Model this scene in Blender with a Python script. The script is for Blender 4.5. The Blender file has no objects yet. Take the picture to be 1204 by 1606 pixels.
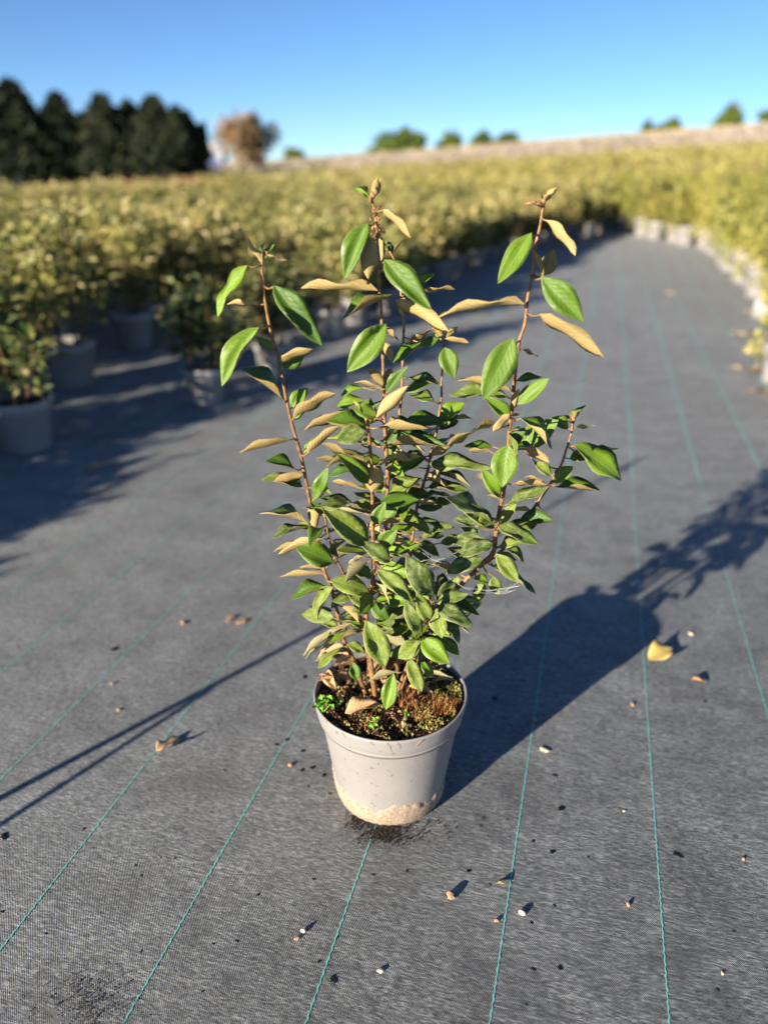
import bpy, math, random
import numpy as np
from mathutils import Vector, Matrix

random.seed(7)
rng = np.random.default_rng(7)
sc = bpy.context.scene
COL = sc.collection
R = math.radians

# ------------------------------------------------------------------ camera
K = 1.0695                       # metres per unit of the first ground survey (marker threads 0.2 m apart)
FPX, CX, CY = 1207.0, 602.0, 803.0
CAM_H = 0.835 * K
PITCH = math.atan((803 - 263) / FPX)
cam_d = bpy.data.cameras.new('camera')
cam = bpy.data.objects.new('camera', cam_d)
COL.objects.link(cam)
cam.location = (0, 0, CAM_H)
cam.rotation_euler = (R(90) - PITCH, 0, 0)
cam_d.sensor_fit = 'VERTICAL'
cam_d.sensor_height = 34.6
cam_d.sensor_width = 34.6 * .75
cam_d.lens = 34.6 * FPX / 1606
cam_d.clip_start = 0.02
cam_d.clip_end = 3000
cam_d.dof.use_dof = True
cam_d.dof.focus_distance = 0.985
cam_d.dof.aperture_fstop = 1.9
sc.camera = cam

# ------------------------------------------------------------------ sky and sun
SUN_AZ = R(43.7)                 # direction the light travels, clockwise from +Y
SUN_EL = R(15.2)
world = bpy.data.worlds.new('World')
sc.world = world
world.use_nodes = True
wn = world.node_tree.nodes
wl = world.node_tree.links
bg = wn['Background']
sky = wn.new('ShaderNodeTexSky')
sky.sky_type = 'NISHITA'
sky.sun_disc = False
sky.sun_elevation = SUN_EL
sky.sun_rotation = SUN_AZ + math.pi
sky.altitude = 0
sky.air_density = 0.62
sky.dust_density = 0.0
sky.ozone_density = 4.6
wl.new(sky.outputs[0], bg.inputs[0])
bg.inputs[1].default_value = 0.065

sun_d = bpy.data.lights.new('sun', 'SUN')
sun_d.energy = 5.0
sun_d.angle = R(0.6)
sun_d.color = (1.0, 0.89, 0.73)
sun = bpy.data.objects.new('sun', sun_d)
COL.objects.link(sun)
SD = Vector((math.sin(SUN_AZ) * math.cos(SUN_EL), math.cos(SUN_AZ) * math.cos(SUN_EL), -math.sin(SUN_EL)))
sun.rotation_euler = SD.to_track_quat('-Z', 'Y').to_euler()
sun.location = (-4, -4, 4)

sc.view_settings.view_transform = 'Standard'
sc.view_settings.look = 'None'
sc.view_settings.gamma = 1
sc.view_settings.exposure = 1.35
sc.render.engine = 'CYCLES'
sc.cycles.use_denoising = True
sc.cycles.max_bounces = 6
sc.cycles.transparent_max_bounces = 6

# ------------------------------------------------------------------ helpers
CAMP = Vector((0, 0, CAM_H))
cp, sp = math.cos(PITCH), math.sin(PITCH)


def ray(x, y):
    u = (x - CX) / FPX
    v = -(y - CY) / FPX
    return Vector((u, cp + v * sp, -sp + v * cp))


def at(x, y, Y):
    """point on the pixel's ray in the upright plane at distance Y"""
    r = ray(x, y)
    return CAMP + r * (Y / r.y)


def gnd(x, y, z=0.0):
    r = ray(x, y)
    return CAMP + r * ((z - CAM_H) / r.z)


def depth(p):
    d = p - CAMP
    return d.y * cp - d.z * sp


LINE_AZ = R(15.07)
LN = (math.cos(LINE_AZ), -math.sin(LINE_AZ))
LD = (math.sin(LINE_AZ), math.cos(LINE_AZ))


def ll(lat, lon):
    """block coordinates (across, along the marker threads) to world"""
    return (LN[0] * lat + LD[0] * lon, LN[1] * lat + LD[1] * lon)


def sstep(t):
    t = np.clip(t, 0, 1)
    return t * t * (3 - 2 * t)


def gz(x, y):
    """terrain height: level beds near the path, then a slope rising to the far right"""
    x = np.asarray(x, float)
    y = np.asarray(y, float)
    yc = np.clip(y, -50, 96)
    z = sstep((yc - 9) / 22) * (.0100 * yc + .058 * np.clip(x, -60, 60))
    z = z + sstep((yc - 36) / 30) * (.0125 * yc + .012 * np.clip(x, -60, 60))
    return z - np.clip(y - 96, 0, 400) * .03


def gzf(x, y):
    return float(gz(x, y))


def obj(name, verts, faces, mats, parent=None, fmat=None, smooth=False, uvs=None):
    me = bpy.data.meshes.new(name)
    me.from_pydata([tuple(v) for v in verts], [], [tuple(f) for f in faces])
    for m in (mats if isinstance(mats, (list, tuple)) else [mats]):
        me.materials.append(m)
    if fmat is not None:
        me.polygons.foreach_set('material_index', list(fmat))
    if smooth:
        me.polygons.foreach_set('use_smooth', [True] * len(me.polygons))
    if uvs is not None:
        ul = me.uv_layers.new(name='UVMap')
        for lp in me.loops:
            ul.data[lp.index].uv = uvs[lp.vertex_index]
    me.update()
    o = bpy.data.objects.new(name, me)
    COL.objects.link(o)
    if parent:
        o.parent = parent
    return o


def fast_mesh(name, V, Q, mats, fmat=None, smooth=False):
    """numpy verts (n,3), quads (m,4) -> mesh"""
    me = bpy.data.meshes.new(name)
    V = np.asarray(V, np.float32)
    Q = np.asarray(Q, np.int32)
    me.vertices.add(len(V))
    me.vertices.foreach_set('co', V.ravel())
    me.loops.add(Q.size)
    me.loops.foreach_set('vertex_index', Q.ravel())
    me.polygons.add(len(Q))
    me.polygons.foreach_set('loop_start', np.arange(0, Q.size, Q.shape[1], dtype=np.int32))
    for m in (mats if isinstance(mats, (list, tuple)) else [mats]):
        me.materials.append(m)
    if fmat is not None:
        me.polygons.foreach_set('material_index', np.asarray(fmat, np.int32))
    me.polygons.foreach_set('use_smooth', np.full(len(Q), smooth))
    me.update(calc_edges=True)
    return me


def link(name, me, parent=None):
    o = bpy.data.objects.new(name, me)
    COL.objects.link(o)
    if parent:
        o.parent = parent
    return o


def empty(name, loc=(0, 0, 0), rz=0.0):
    o = bpy.data.objects.new(name, None)
    o.empty_display_size = .05
    COL.objects.link(o)
    o.location = loc
    o.rotation_euler = (0, 0, rz)
    return o


def tag(o, label=None, cat=None, group=None, kind=None):
    if label:
        o['label'] = label
    if cat:
        o['category'] = cat
    if group:
        o['group'] = group
    if kind:
        o['kind'] = kind
    return o


def tube(pts, radii, n=8, V=None, F=None, cap=True):
    V = [] if V is None else V
    F = [] if F is None else F
    pts = [Vector(p) for p in pts]
    base = len(V)
    t0 = (pts[1] - pts[0]).normalized()
    nrm = t0.orthogonal().normalized()
    for i, p in enumerate(pts):
        t = (pts[min(i + 1, len(pts) - 1)] - pts[max(i - 1, 0)]).normalized()
        nrm = (nrm - t * nrm.dot(t)).normalized()
        b = t.cross(nrm)
        for k in range(n):
            a = 2 * math.pi * k / n
            V.append(p + (nrm * math.cos(a) + b * math.sin(a)) * radii[i])
    for i in range(len(pts) - 1):
        for k in range(n):
            a = base + i * n + k
            b2 = base + i * n + (k + 1) % n
            F.append((a, b2, b2 + n, a + n))
    if cap:
        F.append(tuple(base + k for k in range(n))[::-1])
        F.append(tuple(base + (len(pts) - 1) * n + k for k in range(n)))
    return V, F


def spline(P, sub=5):
    P = [Vector(p) for p in P]
    out = []
    for i in range(len(P) - 1):
        p0, p1, p2, p3 = P[max(i - 1, 0)], P[i], P[i + 1], P[min(i + 2, len(P) - 1)]
        for k in range(sub):
            t = k / sub
            out.append(.5 * ((2 * p1) + (p2 - p0) * t + (2 * p0 - 5 * p1 + 4 * p2 - p3) * t * t + (3 * p1 - p0 - 3 * p2 + p3) * t ** 3))
    out.append(P[-1])
    return out


def lathe(prof, n=64, V=None, F=None):
    V = [] if V is None else V
    F = [] if F is None else F
    b = len(V)
    for r, z in prof:
        for k in range(n):
            a = 2 * math.pi * k / n
            V.append(Vector((r * math.cos(a), r * math.sin(a), z)))
    for i in range(len(prof) - 1):
        for k in range(n):
            F.append((b + i * n + k, b + i * n + (k + 1) % n, b + (i + 1) * n + (k + 1) % n, b + (i + 1) * n + k))
    return V, F


# ------------------------------------------------------------------ materials
def mat(name):
    m = bpy.data.materials.new(name)
    m.use_nodes = True
    nt = m.node_tree
    return m, nt.nodes, nt.links, nt.nodes['Principled BSDF']


def ramp(nd, stops, interp='LINEAR'):
    r = nd.new('ShaderNodeValToRGB')
    r.color_ramp.interpolation = interp
    e = r.color_ramp.elements
    while len(e) < len(stops):
        e.new(.5)
    for el, (p, c) in zip(e, stops):
        el.position = p
        el.color = (c[0], c[1], c[2], 1) if not isinstance(c, (int, float)) else (c, c, c, 1)
    return r


def mixc(nd, lk, fac, a, b, blend='MIX'):
    n = nd.new('ShaderNodeMix')
    n.data_type = 'RGBA'
    n.blend_type = blend
    for idx, v in ((0, fac), (6, a), (7, b)):
        if isinstance(v, (int, float)):
            n.inputs[idx].default_value = v
        elif isinstance(v, tuple):
            n.inputs[idx].default_value = (v[0], v[1], v[2], 1)
        else:
            lk.new(v, n.inputs[idx])
    return n.outputs[2]


def math_n(nd, lk, op, a, b=None, c=None):
    n = nd.new('ShaderNodeMath')
    n.operation = op
    for i, v in enumerate((a, b, c)):
        if v is None:
            continue
        if isinstance(v, (int, float)):
            n.inputs[i].default_value = v
        else:
            lk.new(v, n.inputs[i])
    return n.outputs[0]


def noise(nd, lk, vec, scale, detail=3, rough=.55):
    n = nd.new('ShaderNodeTexNoise')
    n.inputs['Scale'].default_value = scale
    n.inputs['Detail'].default_value = detail
    n.inputs['Roughness'].default_value = rough
    if vec is not None:
        lk.new(vec, n.inputs['Vector'])
    return n.outputs[0]


def bump(nd, lk, h, strength, dist, b):
    n = nd.new('ShaderNodeBump')
    n.inputs['Strength'].default_value = strength
    n.inputs['Distance'].default_value = dist
    lk.new(h, n.inputs['Height'])
    lk.new(n.outputs[0], b.inputs['Normal'])
    return n


def simple(name, col, rough=.7, spec=.3, var=.25, scale=20, bmp=0.0):
    m, nd, lk, b = mat(name)
    tc = nd.new('ShaderNodeTexCoord').outputs['Object']
    f = noise(nd, lk, tc, scale, 4)
    c2 = tuple(min(1, c * (1 + var)) for c in col)
    c1 = tuple(c * (1 - var) for c in col)
    lk.new(ramp(nd, [(.3, c1), (.7, c2)]).outputs[0], b.inputs['Base Color'])
    r = nd[nd.keys()[-1]] if False else None
    rp = [x for x in nd if x.type == 'VALTORGB'][-1]
    lk.new(f, rp.inputs[0])
    b.inputs['Roughness'].default_value = rough
    b.inputs['Specular IOR Level'].default_value = spec
    if bmp:
        bump(nd, lk, f, bmp, .002, b)
    return m


def cloth_mat():
    m, nd, lk, b = mat('woven_ground_cloth')
    g = nd.new('ShaderNodeNewGeometry').outputs['Position']
    mp = nd.new('ShaderNodeMapping')
    mp.inputs['Rotation'].default_value = (0, 0, LINE_AZ)
    lk.new(g, mp.inputs[0])
    base = mp.outputs[0]

    def scaled(sx, sy):
        q = nd.new('ShaderNodeMapping')
        q.inputs['Scale'].default_value = (sx, sy, 1)
        lk.new(base, q.inputs[0])
        return q.outputs[0]
    dash = noise(nd, lk, scaled(95, 430), 1, 3, .6)        # weft dashes
    dash2 = noise(nd, lk, scaled(28, 170), 1, 3, .65)
    grain = noise(nd, lk, scaled(520, 520), 1, 1, .5)
    big = noise(nd, lk, scaled(1.6, 1.1), 1, 5, .6)
    mid = noise(nd, lk, scaled(7, 9), 1, 5, .65)
    sx = nd.new('ShaderNodeSeparateXYZ')
    lk.new(base, sx.inputs[0])
    warp = math_n(nd, lk, 'SINE', math_n(nd, lk, 'MULTIPLY', sx.outputs[0], 2 * math.pi / .0026))
    weft = math_n(nd, lk, 'SINE', math_n(nd, lk, 'MULTIPLY', sx.outputs[1], 2 * math.pi / .0034))
    wv = math_n(nd, lk, 'MULTIPLY', warp, weft)
    t = math_n(nd, lk, 'MULTIPLY_ADD', dash, .95, math_n(nd, lk, 'MULTIPLY', dash2, .45))
    t = math_n(nd, lk, 'MULTIPLY_ADD', grain, .24, math_n(nd, lk, 'ADD', t, .055))
    t = math_n(nd, lk, 'MULTIPLY_ADD', wv, .06, t)
    r = ramp(nd, [(.60, (.010, .011, .012)), (.78, (.060, .066, .067)), (.93, (.165, .175, .177)), (1.0, (.30, .31, .31))])
    lk.new(t, r.inputs[0])
    dr = ramp(nd, [(.30, .58), (.50, 1.0), (.70, 1.35)])
    lk.new(mid, dr.inputs[0])
    dr2 = ramp(nd, [(.3, .74), (.7, 1.2)])
    lk.new(big, dr2.inputs[0])
    c = mixc(nd, lk, 1.0, r.outputs[0], dr.outputs[0], 'MULTIPLY')
    c = mixc(nd, lk, 1.0, c, dr2.outputs[0], 'MULTIPLY')
    stn = noise(nd, lk, scaled(3.2, 4.4), 1, 6, .7)
    st = ramp(nd, [(.54, 1.0), (.66, .62)])
    lk.new(stn, st.inputs[0])
    c = mixc(nd, lk, 1.0, c, st.outputs[0], 'MULTIPLY')
    dusty = noise(nd, lk, scaled(4, 26), 1, 5, .7)
    du = ramp(nd, [(.56, 0), (.74, 1)])
    lk.new(dusty, du.inputs[0])
    c = mixc(nd, lk, math_n(nd, lk, 'MULTIPLY', du.outputs[0], .35), c, (.17, .165, .155))
    lk.new(c, b.inputs['Base Color'])
    b.inputs['Roughness'].default_value = .55
    b.inputs['Specular IOR Level'].default_value = .35
    b.inputs['Sheen Weight'].default_value = .27
    b.inputs['Sheen Roughness'].default_value = .5
    h = math_n(nd, lk, 'MULTIPLY_ADD', wv, .5, math_n(nd, lk, 'MULTIPLY', dash, 2.2))
    h = math_n(nd, lk, 'MULTIPLY_ADD', grain, .8, h)
    h = math_n(nd, lk, 'MULTIPLY_ADD', mid, 9.0, h)
    bump(nd, lk, h, .9, .0016, b)
    return m


def leaf_top_mat(name, dark, light, dull):
    m, nd, lk, b = mat(name)
    uv = nd.new('ShaderNodeTexCoord').outputs['UV']
    s = nd.new('ShaderNodeSeparateXYZ')
    lk.new(uv, s.inputs[0])
    ua = math_n(nd, lk, 'ABSOLUTE', math_n(nd, lk, 'SUBTRACT', s.outputs[0], .5))
    oi = nd.new('ShaderNodeObjectInfo').outputs['Random']
    ob = nd.new('ShaderNodeTexCoord').outputs['Object']
    add = nd.new('ShaderNodeVectorMath')
    add.operation = 'ADD'
    lk.new(ob, add.inputs[0])
    cmb = nd.new('ShaderNodeCombineXYZ')
    lk.new(math_n(nd, lk, 'MULTIPLY', oi, 37.0), cmb.inputs[0])
    lk.new(cmb.outputs[0], add.inputs[1])
    blotch = noise(nd, lk, add.outputs[0], 5, 4, .6)
    speck = noise(nd, lk, add.outputs[0], 105, 2, .5)
    f = math_n(nd, lk, 'ADD', math_n(nd, lk, 'MULTIPLY', oi, .55), math_n(nd, lk, 'MULTIPLY', blotch, .5))
    r = ramp(nd, [(.15, dark), (.85, light)])
    lk.new(f, r.inputs[0])
    sr = ramp(nd, [(.57, 0), (.68, 1)])
    lk.new(speck, sr.inputs[0])
    dust = (.34, .36, .24)
    c = mixc(nd, lk, math_n(nd, lk, 'MULTIPLY', sr.outputs[0], .42 + .25 * dull), r.outputs[0], dust)
    if dull:
        dr = ramp(nd, [(.45, 0), (.75, 1)])
        lk.new(blotch, dr.inputs[0])
        c = mixc(nd, lk, math_n(nd, lk, 'MULTIPLY', dr.outputs[0], .70 * dull), c, (.33, .35, .17))
    mr = ramp(nd, [(.008, 1), (.022, 0)])
    lk.new(ua, mr.inputs[0])
    c = mixc(nd, lk, math_n(nd, lk, 'MULTIPLY', mr.outputs[0], math_n(nd, lk, 'MULTIPLY_ADD', oi, .5, .15)), c, (.30, .38, .10))
    v = math_n(nd, lk, 'MULTIPLY_ADD', s.outputs[1], 9.0, math_n(nd, lk, 'MULTIPLY', ua, -5.0))
    fr = math_n(nd, lk, 'ABSOLUTE', math_n(nd, lk, 'SUBTRACT', math_n(nd, lk, 'FRACT', v), .5))
    vr = ramp(nd, [(.0, 1), (.05, 0)])
    lk.new(fr, vr.inputs[0])
    c = mixc(nd, lk, math_n(nd, lk, 'MULTIPLY', vr.outputs[0], .16), c, (.26, .36, .10))
    er = ramp(nd, [(.455, 0), (.49, 1)])
    lk.new(ua, er.inputs[0])
    c = mixc(nd, lk, math_n(nd, lk, 'MULTIPLY', er.outputs[0], .35 + .4 * dull), c, (.42, .42, .24))
    spot = noise(nd, lk, add.outputs[0], 13, 2, .5)
    so = ramp(nd, [(.70, 0), (.73, 1)])
    lk.new(spot, so.inputs[0])
    c = mixc(nd, lk, math_n(nd, lk, 'MULTIPLY', so.outputs[0], .7), c, (.16, .10, .03))
    lk.new(c, b.inputs['Base Color'])
    b.inputs['Roughness'].default_value = .40 + .18 * dull
    b.inputs['Specular IOR Level'].default_value = .42 - .17 * dull
    h = math_n(nd, lk, 'MULTIPLY_ADD', fr, .8, math_n(nd, lk, 'MULTIPLY', speck, .6))
    bump(nd, lk, h, .22, .02, b)
    # light through the blade
    tr = nd.new('ShaderNodeBsdfTranslucent')
    lk.new(mixc(nd, lk, 1.0, c, (1.3, 1.5, .5), 'MULTIPLY'), tr.inputs[0])
    mx = nd.new('ShaderNodeMixShader')
    mx.inputs[0].default_value = .12
    lk.new(b.outputs[0], mx.inputs[1])
    lk.new(tr.outputs[0], mx.inputs[2])
    lk.new(mx.outputs[0], nd['Material Output'].inputs[0])
    return m


def leaf_under_mat(name, a, c2):
    m, nd, lk, b = mat(name)
    uv = nd.new('ShaderNodeTexCoord').outputs['UV']
    s = nd.new('ShaderNodeSeparateXYZ')
    lk.new(uv, s.inputs[0])
    ua = math_n(nd, lk, 'ABSOLUTE', math_n(nd, lk, 'SUBTRACT', s.outputs[0], .5))
    oi = nd.new('ShaderNodeObjectInfo').outputs['Random']
    ob = nd.new('ShaderNodeTexCoord').outputs['Object']
    n1 = noise(nd, lk, ob, 30, 5, .75)
    f = math_n(nd, lk, 'ADD', math_n(nd, lk, 'MULTIPLY', oi, .5), math_n(nd, lk, 'MULTIPLY_ADD', n1, 1.1, -.25))
    r = ramp(nd, [(.2, a), (.9, c2)])
    lk.new(f, r.inputs[0])
    v = math_n(nd, lk, 'MULTIPLY_ADD', s.outputs[1], 9.0, math_n(nd, lk, 'MULTIPLY', ua, -5.0))
    fr = math_n(nd, lk, 'ABSOLUTE', math_n(nd, lk, 'SUBTRACT', math_n(nd, lk, 'FRACT', v), .5))
    mr = ramp(nd, [(.012, 1), (.04, 0)])
    lk.new(ua, mr.inputs[0])
    c = mixc(nd, lk, math_n(nd, lk, 'MULTIPLY', mr.outputs[0], .5), r.outputs[0], (.42, .27, .12))
    vr = ramp(nd, [(.0, 1), (.09, 0)])
    lk.new(fr, vr.inputs[0])
    c = mixc(nd, lk, math_n(nd, lk, 'MULTIPLY', vr.outputs[0], .55), c, (.20, .13, .05))
    lk.new(c, b.inputs['Base Color'])
    b.inputs['Roughness'].default_value = .62
    b.inputs['Specular IOR Level'].default_value = .25
    bump(nd, lk, math_n(nd, lk, 'MULTIPLY_ADD', fr, -1.0, n1), .25, .02, b)
    return m


def island_leaf_mat(name, stops, rough=.5, trans=.12):
    """small foliage: each leaf its own tint"""
    m, nd, lk, b = mat(name)
    g = nd.new('ShaderNodeNewGeometry')
    r = ramp(nd, stops)
    lk.new(g.outputs['Random Per Island'], r.inputs[0])
    oi = nd.new('ShaderNodeObjectInfo').outputs['Random']
    v = nd.new('ShaderNodeHueSaturation')
    lk.new(r.outputs[0], v.inputs['Color'])
    pn = noise(nd, lk, g.outputs['Position'], 1.1, 3, .6)
    lk.new(math_n(nd, lk, 'MULTIPLY', math_n(nd, lk, 'MULTIPLY_ADD', oi, .45, .76), math_n(nd, lk, 'MULTIPLY_ADD', pn, 1.5, .25)), v.inputs['Value'])
    lk.new(math_n(nd, lk, 'MULTIPLY_ADD', oi, -.03, .515), v.inputs['Hue'])
    lk.new(v.outputs[0], b.inputs['Base Color'])
    b.inputs['Roughness'].default_value = rough
    b.inputs['Specular IOR Level'].default_value = .35
    tr = nd.new('ShaderNodeBsdfTranslucent')
    lk.new(v.outputs[0], tr.inputs[0])
    mx = nd.new('ShaderNodeMixShader')
    mx.inputs[0].default_value = trans
    lk.new(b.outputs[0], mx.inputs[1])
    lk.new(tr.outputs[0], mx.inputs[2])
    lk.new(mx.outputs[0], nd['Material Output'].inputs[0])
    return m


def pot_mat(name, col, dirt=1.0):
    m, nd, lk, b = mat(name)
    ob = nd.new('ShaderNodeTexCoord').outputs['Object']
    n1 = noise(nd, lk, ob, 9, 5, .65)
    n2 = noise(nd, lk, ob, 140, 3, .5)
    n3 = noise(nd, lk, ob, 420, 2, .5)
    r = ramp(nd, [(.3, tuple(c * .88 for c in col)), (.7, tuple(min(1, c * 1.1) for c in col))])
    lk.new(n1, r.inputs[0])
    sr = ramp(nd, [(.655, 0), (.70, 1)])
    lk.new(n2, sr.inputs[0])
    c = mixc(nd, lk, math_n(nd, lk, 'MULTIPLY', sr.outputs[0], .75 * dirt), r.outputs[0], (.13, .095, .07))
    sr2 = ramp(nd, [(.62, 0), (.72, 1)])
    lk.new(n3, sr2.inputs[0])
    c = mixc(nd, lk, math_n(nd, lk, 'MULTIPLY', sr2.outputs[0], .35 * dirt), c, (.24, .18, .13))
    lk.new(c, b.inputs['Base Color'])
    b.inputs['Roughness'].default_value = .42
    b.inputs['Specular IOR Level'].default_value = .45
    bump(nd, lk, math_n(nd, lk, 'MULTIPLY_ADD', n2, .3, n1), .25, .003, b)
    return m


M = {}
M['cloth'] = cloth_mat()
M['thread'] = simple('green_thread', (.18, .52, .44), .5, .4, .3, 300)
M['leaf'] = leaf_top_mat('leaf_green', (.028, .085, .005), (.160, .270, .007), 0.0)
M['leaf_old'] = leaf_top_mat('leaf_old_green', (.028, .066, .007), (.165, .230, .012), 1.0)
M['under'] = leaf_under_mat('leaf_tan_underside', (.21, .15, .055), (.45, .34, .14))
M['under_old'] = leaf_under_mat('leaf_grey_underside', (.20, .185, .09), (.33, .30, .16))
M['dead'] = leaf_under_mat('leaf_dead_brown', (.30, .17, .075), (.52, .36, .19))
M['bark'] = simple('bark', (.230, .120, .050), .5, .4, .6, 130, .4)
M['bark_dark'] = simple('bark_dark', (.085, .042, .028), .55, .35, .4, 160, .3)
M['bud'] = simple('bud', (.36, .17, .06), .6, .3, .3, 200)
M['pot'] = pot_mat('grey_plastic', (.268, .252, .244))
M['pot_far'] = pot_mat('pale_grey_plastic', (.31, .295, .285), .8)
M['crust'] = simple('dried_mud', (.34, .26, .19), .95, .1, .42, 260, .5)
M['crust'].node_tree.nodes['Principled BSDF'].inputs['Roughness'].default_value = .95
M['soil'] = simple('potting_soil', (.030, .020, .013), .95, .1, .6, 160, .9)
M['crumb'] = island_leaf_mat('soil_granules', [(0, (.010, .007, .005)), (.4, (.05, .025, .012)), (.65, (.17, .08, .035)), (1, (.42, .28, .15))], .9, 0)
M['moss'] = island_leaf_mat('moss', [(0, (.05, .07, .012)), (.5, (.16, .15, .03)), (1, (.42, .34, .11))], .8, .1)
M['seta'] = island_leaf_mat('moss_stalks', [(0, (.10, .04, .015)), (.45, (.32, .10, .02)), (.8, (.45, .24, .06)), (1, (.50, .40, .16))], .7, .1)
M['weed'] = simple('weed_green', (.17, .42, .03), .5, .3, .3, 90)
M['web'] = simple('cobweb', (.55, .54, .50), .8, .2, .05, 50)
M['chip'] = simple('wood_chip', (.42, .26, .14), .85, .2, .4, 160, .6)
M['chip_pale'] = simple('pale_chip', (.60, .50, .38), .85, .2, .3, 160, .6)
M['wet'] = simple('wet_soil', (.008, .007, .007), .5, .4, .4, 160, .5)
M['yellow_leaf'] = leaf_under_mat('leaf_fallen_yellow', (.55, .40, .10), (.62, .47, .22))

# ------------------------------------------------------------------ ground
xs = np.concatenate([np.linspace(-420, -40, 20), np.linspace(-38, 38, 60), np.linspace(40, 420, 20)])
ys = np.concatenate([np.linspace(-60, -6, 8), np.linspace(-4, 60, 52), np.linspace(62, 130, 34), np.linspace(135, 700, 20)])
X, Y = np.meshgrid(xs, ys)
Z = gz(X, Y)
nxg, nyg = len(xs), len(ys)
V = np.stack([X, Y, Z - .02], -1).reshape(-1, 3)
I = np.arange(nxg * nyg).reshape(nyg, nxg)
Q = np.stack([I[:-1, :-1], I[:-1, 1:], I[1:, 1:], I[1:, :-1]], -1).reshape(-1, 4)
m, nd, lk, b = mat('dry_field_earth')
g = nd.new('ShaderNodeNewGeometry').outputs['Position']
n1 = noise(nd, lk, g, .25, 5, .6)
n2 = noise(nd, lk, g, 6, 4, .6)
r_ = ramp(nd, [(.35, (.22, .185, .13)), (.65, (.27, .225, .12))])
lk.new(math_n(nd, lk, 'MULTIPLY_ADD', n2, .4, math_n(nd, lk, 'MULTIPLY', n1, .6)), r_.inputs[0])
lk.new(r_.outputs[0], b.inputs['Base Color'])
b.inputs['Roughness'].default_value = 1
bump(nd, lk, n2, .6, .1, b)
M['earth'] = m
terrain = link('terrain', fast_mesh('terrain', V, Q, M['earth'], smooth=True))
tag(terrain, kind='structure')

xs = np.linspace(-30, 22, 53)
ys = np.linspace(-6, 40, 47)
X, Y = np.meshgrid(xs, ys)
V = np.stack([X, Y, gz(X, Y)], -1).reshape(-1, 3)
I = np.arange(len(xs) * len(ys)).reshape(len(ys), len(xs))
Q = np.stack([I[:-1, :-1], I[:-1, 1:], I[1:, 1:], I[1:, :-1]], -1).reshape(-1, 4)
ground = link('ground', fast_mesh('ground', V, Q, M['cloth'], smooth=True))
tag(ground, kind='structure')

# woven-in green marker threads, zigzag where they can be seen
for i in range(-8, 6):
    lat = -.032 + .2 * i + random.uniform(-.004, .004)
    V, F = [], []
    s, k = -.6, 0
    wob = random.uniform(0, 6)
    while s < 14:
        step = .0055 if s < 2.4 else (.05 if s < 6 else .3)
        zig = (.0006 if k % 2 else -.0006) if s < 2.4 else 0
        la = lat + zig + .0025 * math.sin(s * 1.7 + wob)
        w = .0009 * (1 + .35 * math.sin(k * 1.9 + wob)) if s < 2.4 else .0020
        a, c = ll(la - w, s), ll(la + w, s)
        z0 = gzf(*a)
        V += [(a[0], a[1], z0 + .0006), (a[0] * .5 + c[0] * .5, a[1] * .5 + c[1] * .5, z0 + .0008), (c[0], c[1], z0 + .0006)]
        if k:
            n = len(V)
            F += [(n - 6, n - 5, n - 2, n - 3), (n - 5, n - 4, n - 1, n - 2)]
        s += step
        k += 1
    obj('marker_thread', V, F, M['thread'], ground)

# ------------------------------------------------------------------ nursery shrubs behind
def leaf_quads(P, D, N, L, W):
    """many small folded leaves: centre-line points P (base), directions D, normals N -> verts and quads (two halves)"""
    S = np.cross(D, N)
    S /= np.linalg.norm(S, axis=1, keepdims=True) + 1e-9
    L = L[:, None]
    W = W[:, None]
    a = P
    t = P + D * L - N * L * .12
    l = P + D * L * .5 + S * W * .5 + N * W * .22
    r = P + D * L * .5 - S * W * .5 + N * W * .22
    V = np.stack([a, r, t, l], 1).reshape(-1, 3)
    n = len(P)
    Q = np.arange(n * 4).reshape(n, 4)
    return V, Q


def unit(v):
    return v / (np.linalg.norm(v, axis=1, keepdims=True) + 1e-9)


def shrub_points(n_shoots, n_leaves, h, spread, r, lean=.28):
    """leaves set along upright arching shoots"""
    P, D = [], []
    shoots = []
    for s in range(n_shoots):
        a = r.uniform(0, 2 * math.pi)
        q = r.uniform(.15, 1) ** .7
        top = np.array([math.cos(a) * spread * q, math.sin(a) * spread * q, h * (1 - .35 * q * q) * r.uniform(.82, 1.1)])
        base = np.array([math.cos(a) * .03, math.sin(a) * .03, .15])
        mid = base * .45 + top * .55 + np.array([math.cos(a), math.sin(a), 0]) * spread * .22 * q
        shoots.append((base, mid, top))
        k = n_leaves // n_shoots
        t = r.uniform(.12, 1.0, k)[:, None] ** .8
        c = (1 - t) ** 2 * base + 2 * t * (1 - t) * mid + t * t * top
        d = unit(np.stack([r.normal(0, 1, k), r.normal(0, 1, k), r.normal(.35, .5, k)], 1))
        P.append(c + d * r.uniform(0, .075, k)[:, None])
        D.append(d)
    return np.concatenate(P), np.concatenate(D), shoots


def far_pot_profile(s=1.0):
    return [(.001, .004), (.074 * s, .0), (.078 * s, .006), (.094 * s, .135 * s), (.101 * s, .14 * s), (.108 * s, .176 * s), (.104 * s, .178 * s), (.100 * s, .150 * s), (.001, .152 * s)]


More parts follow.
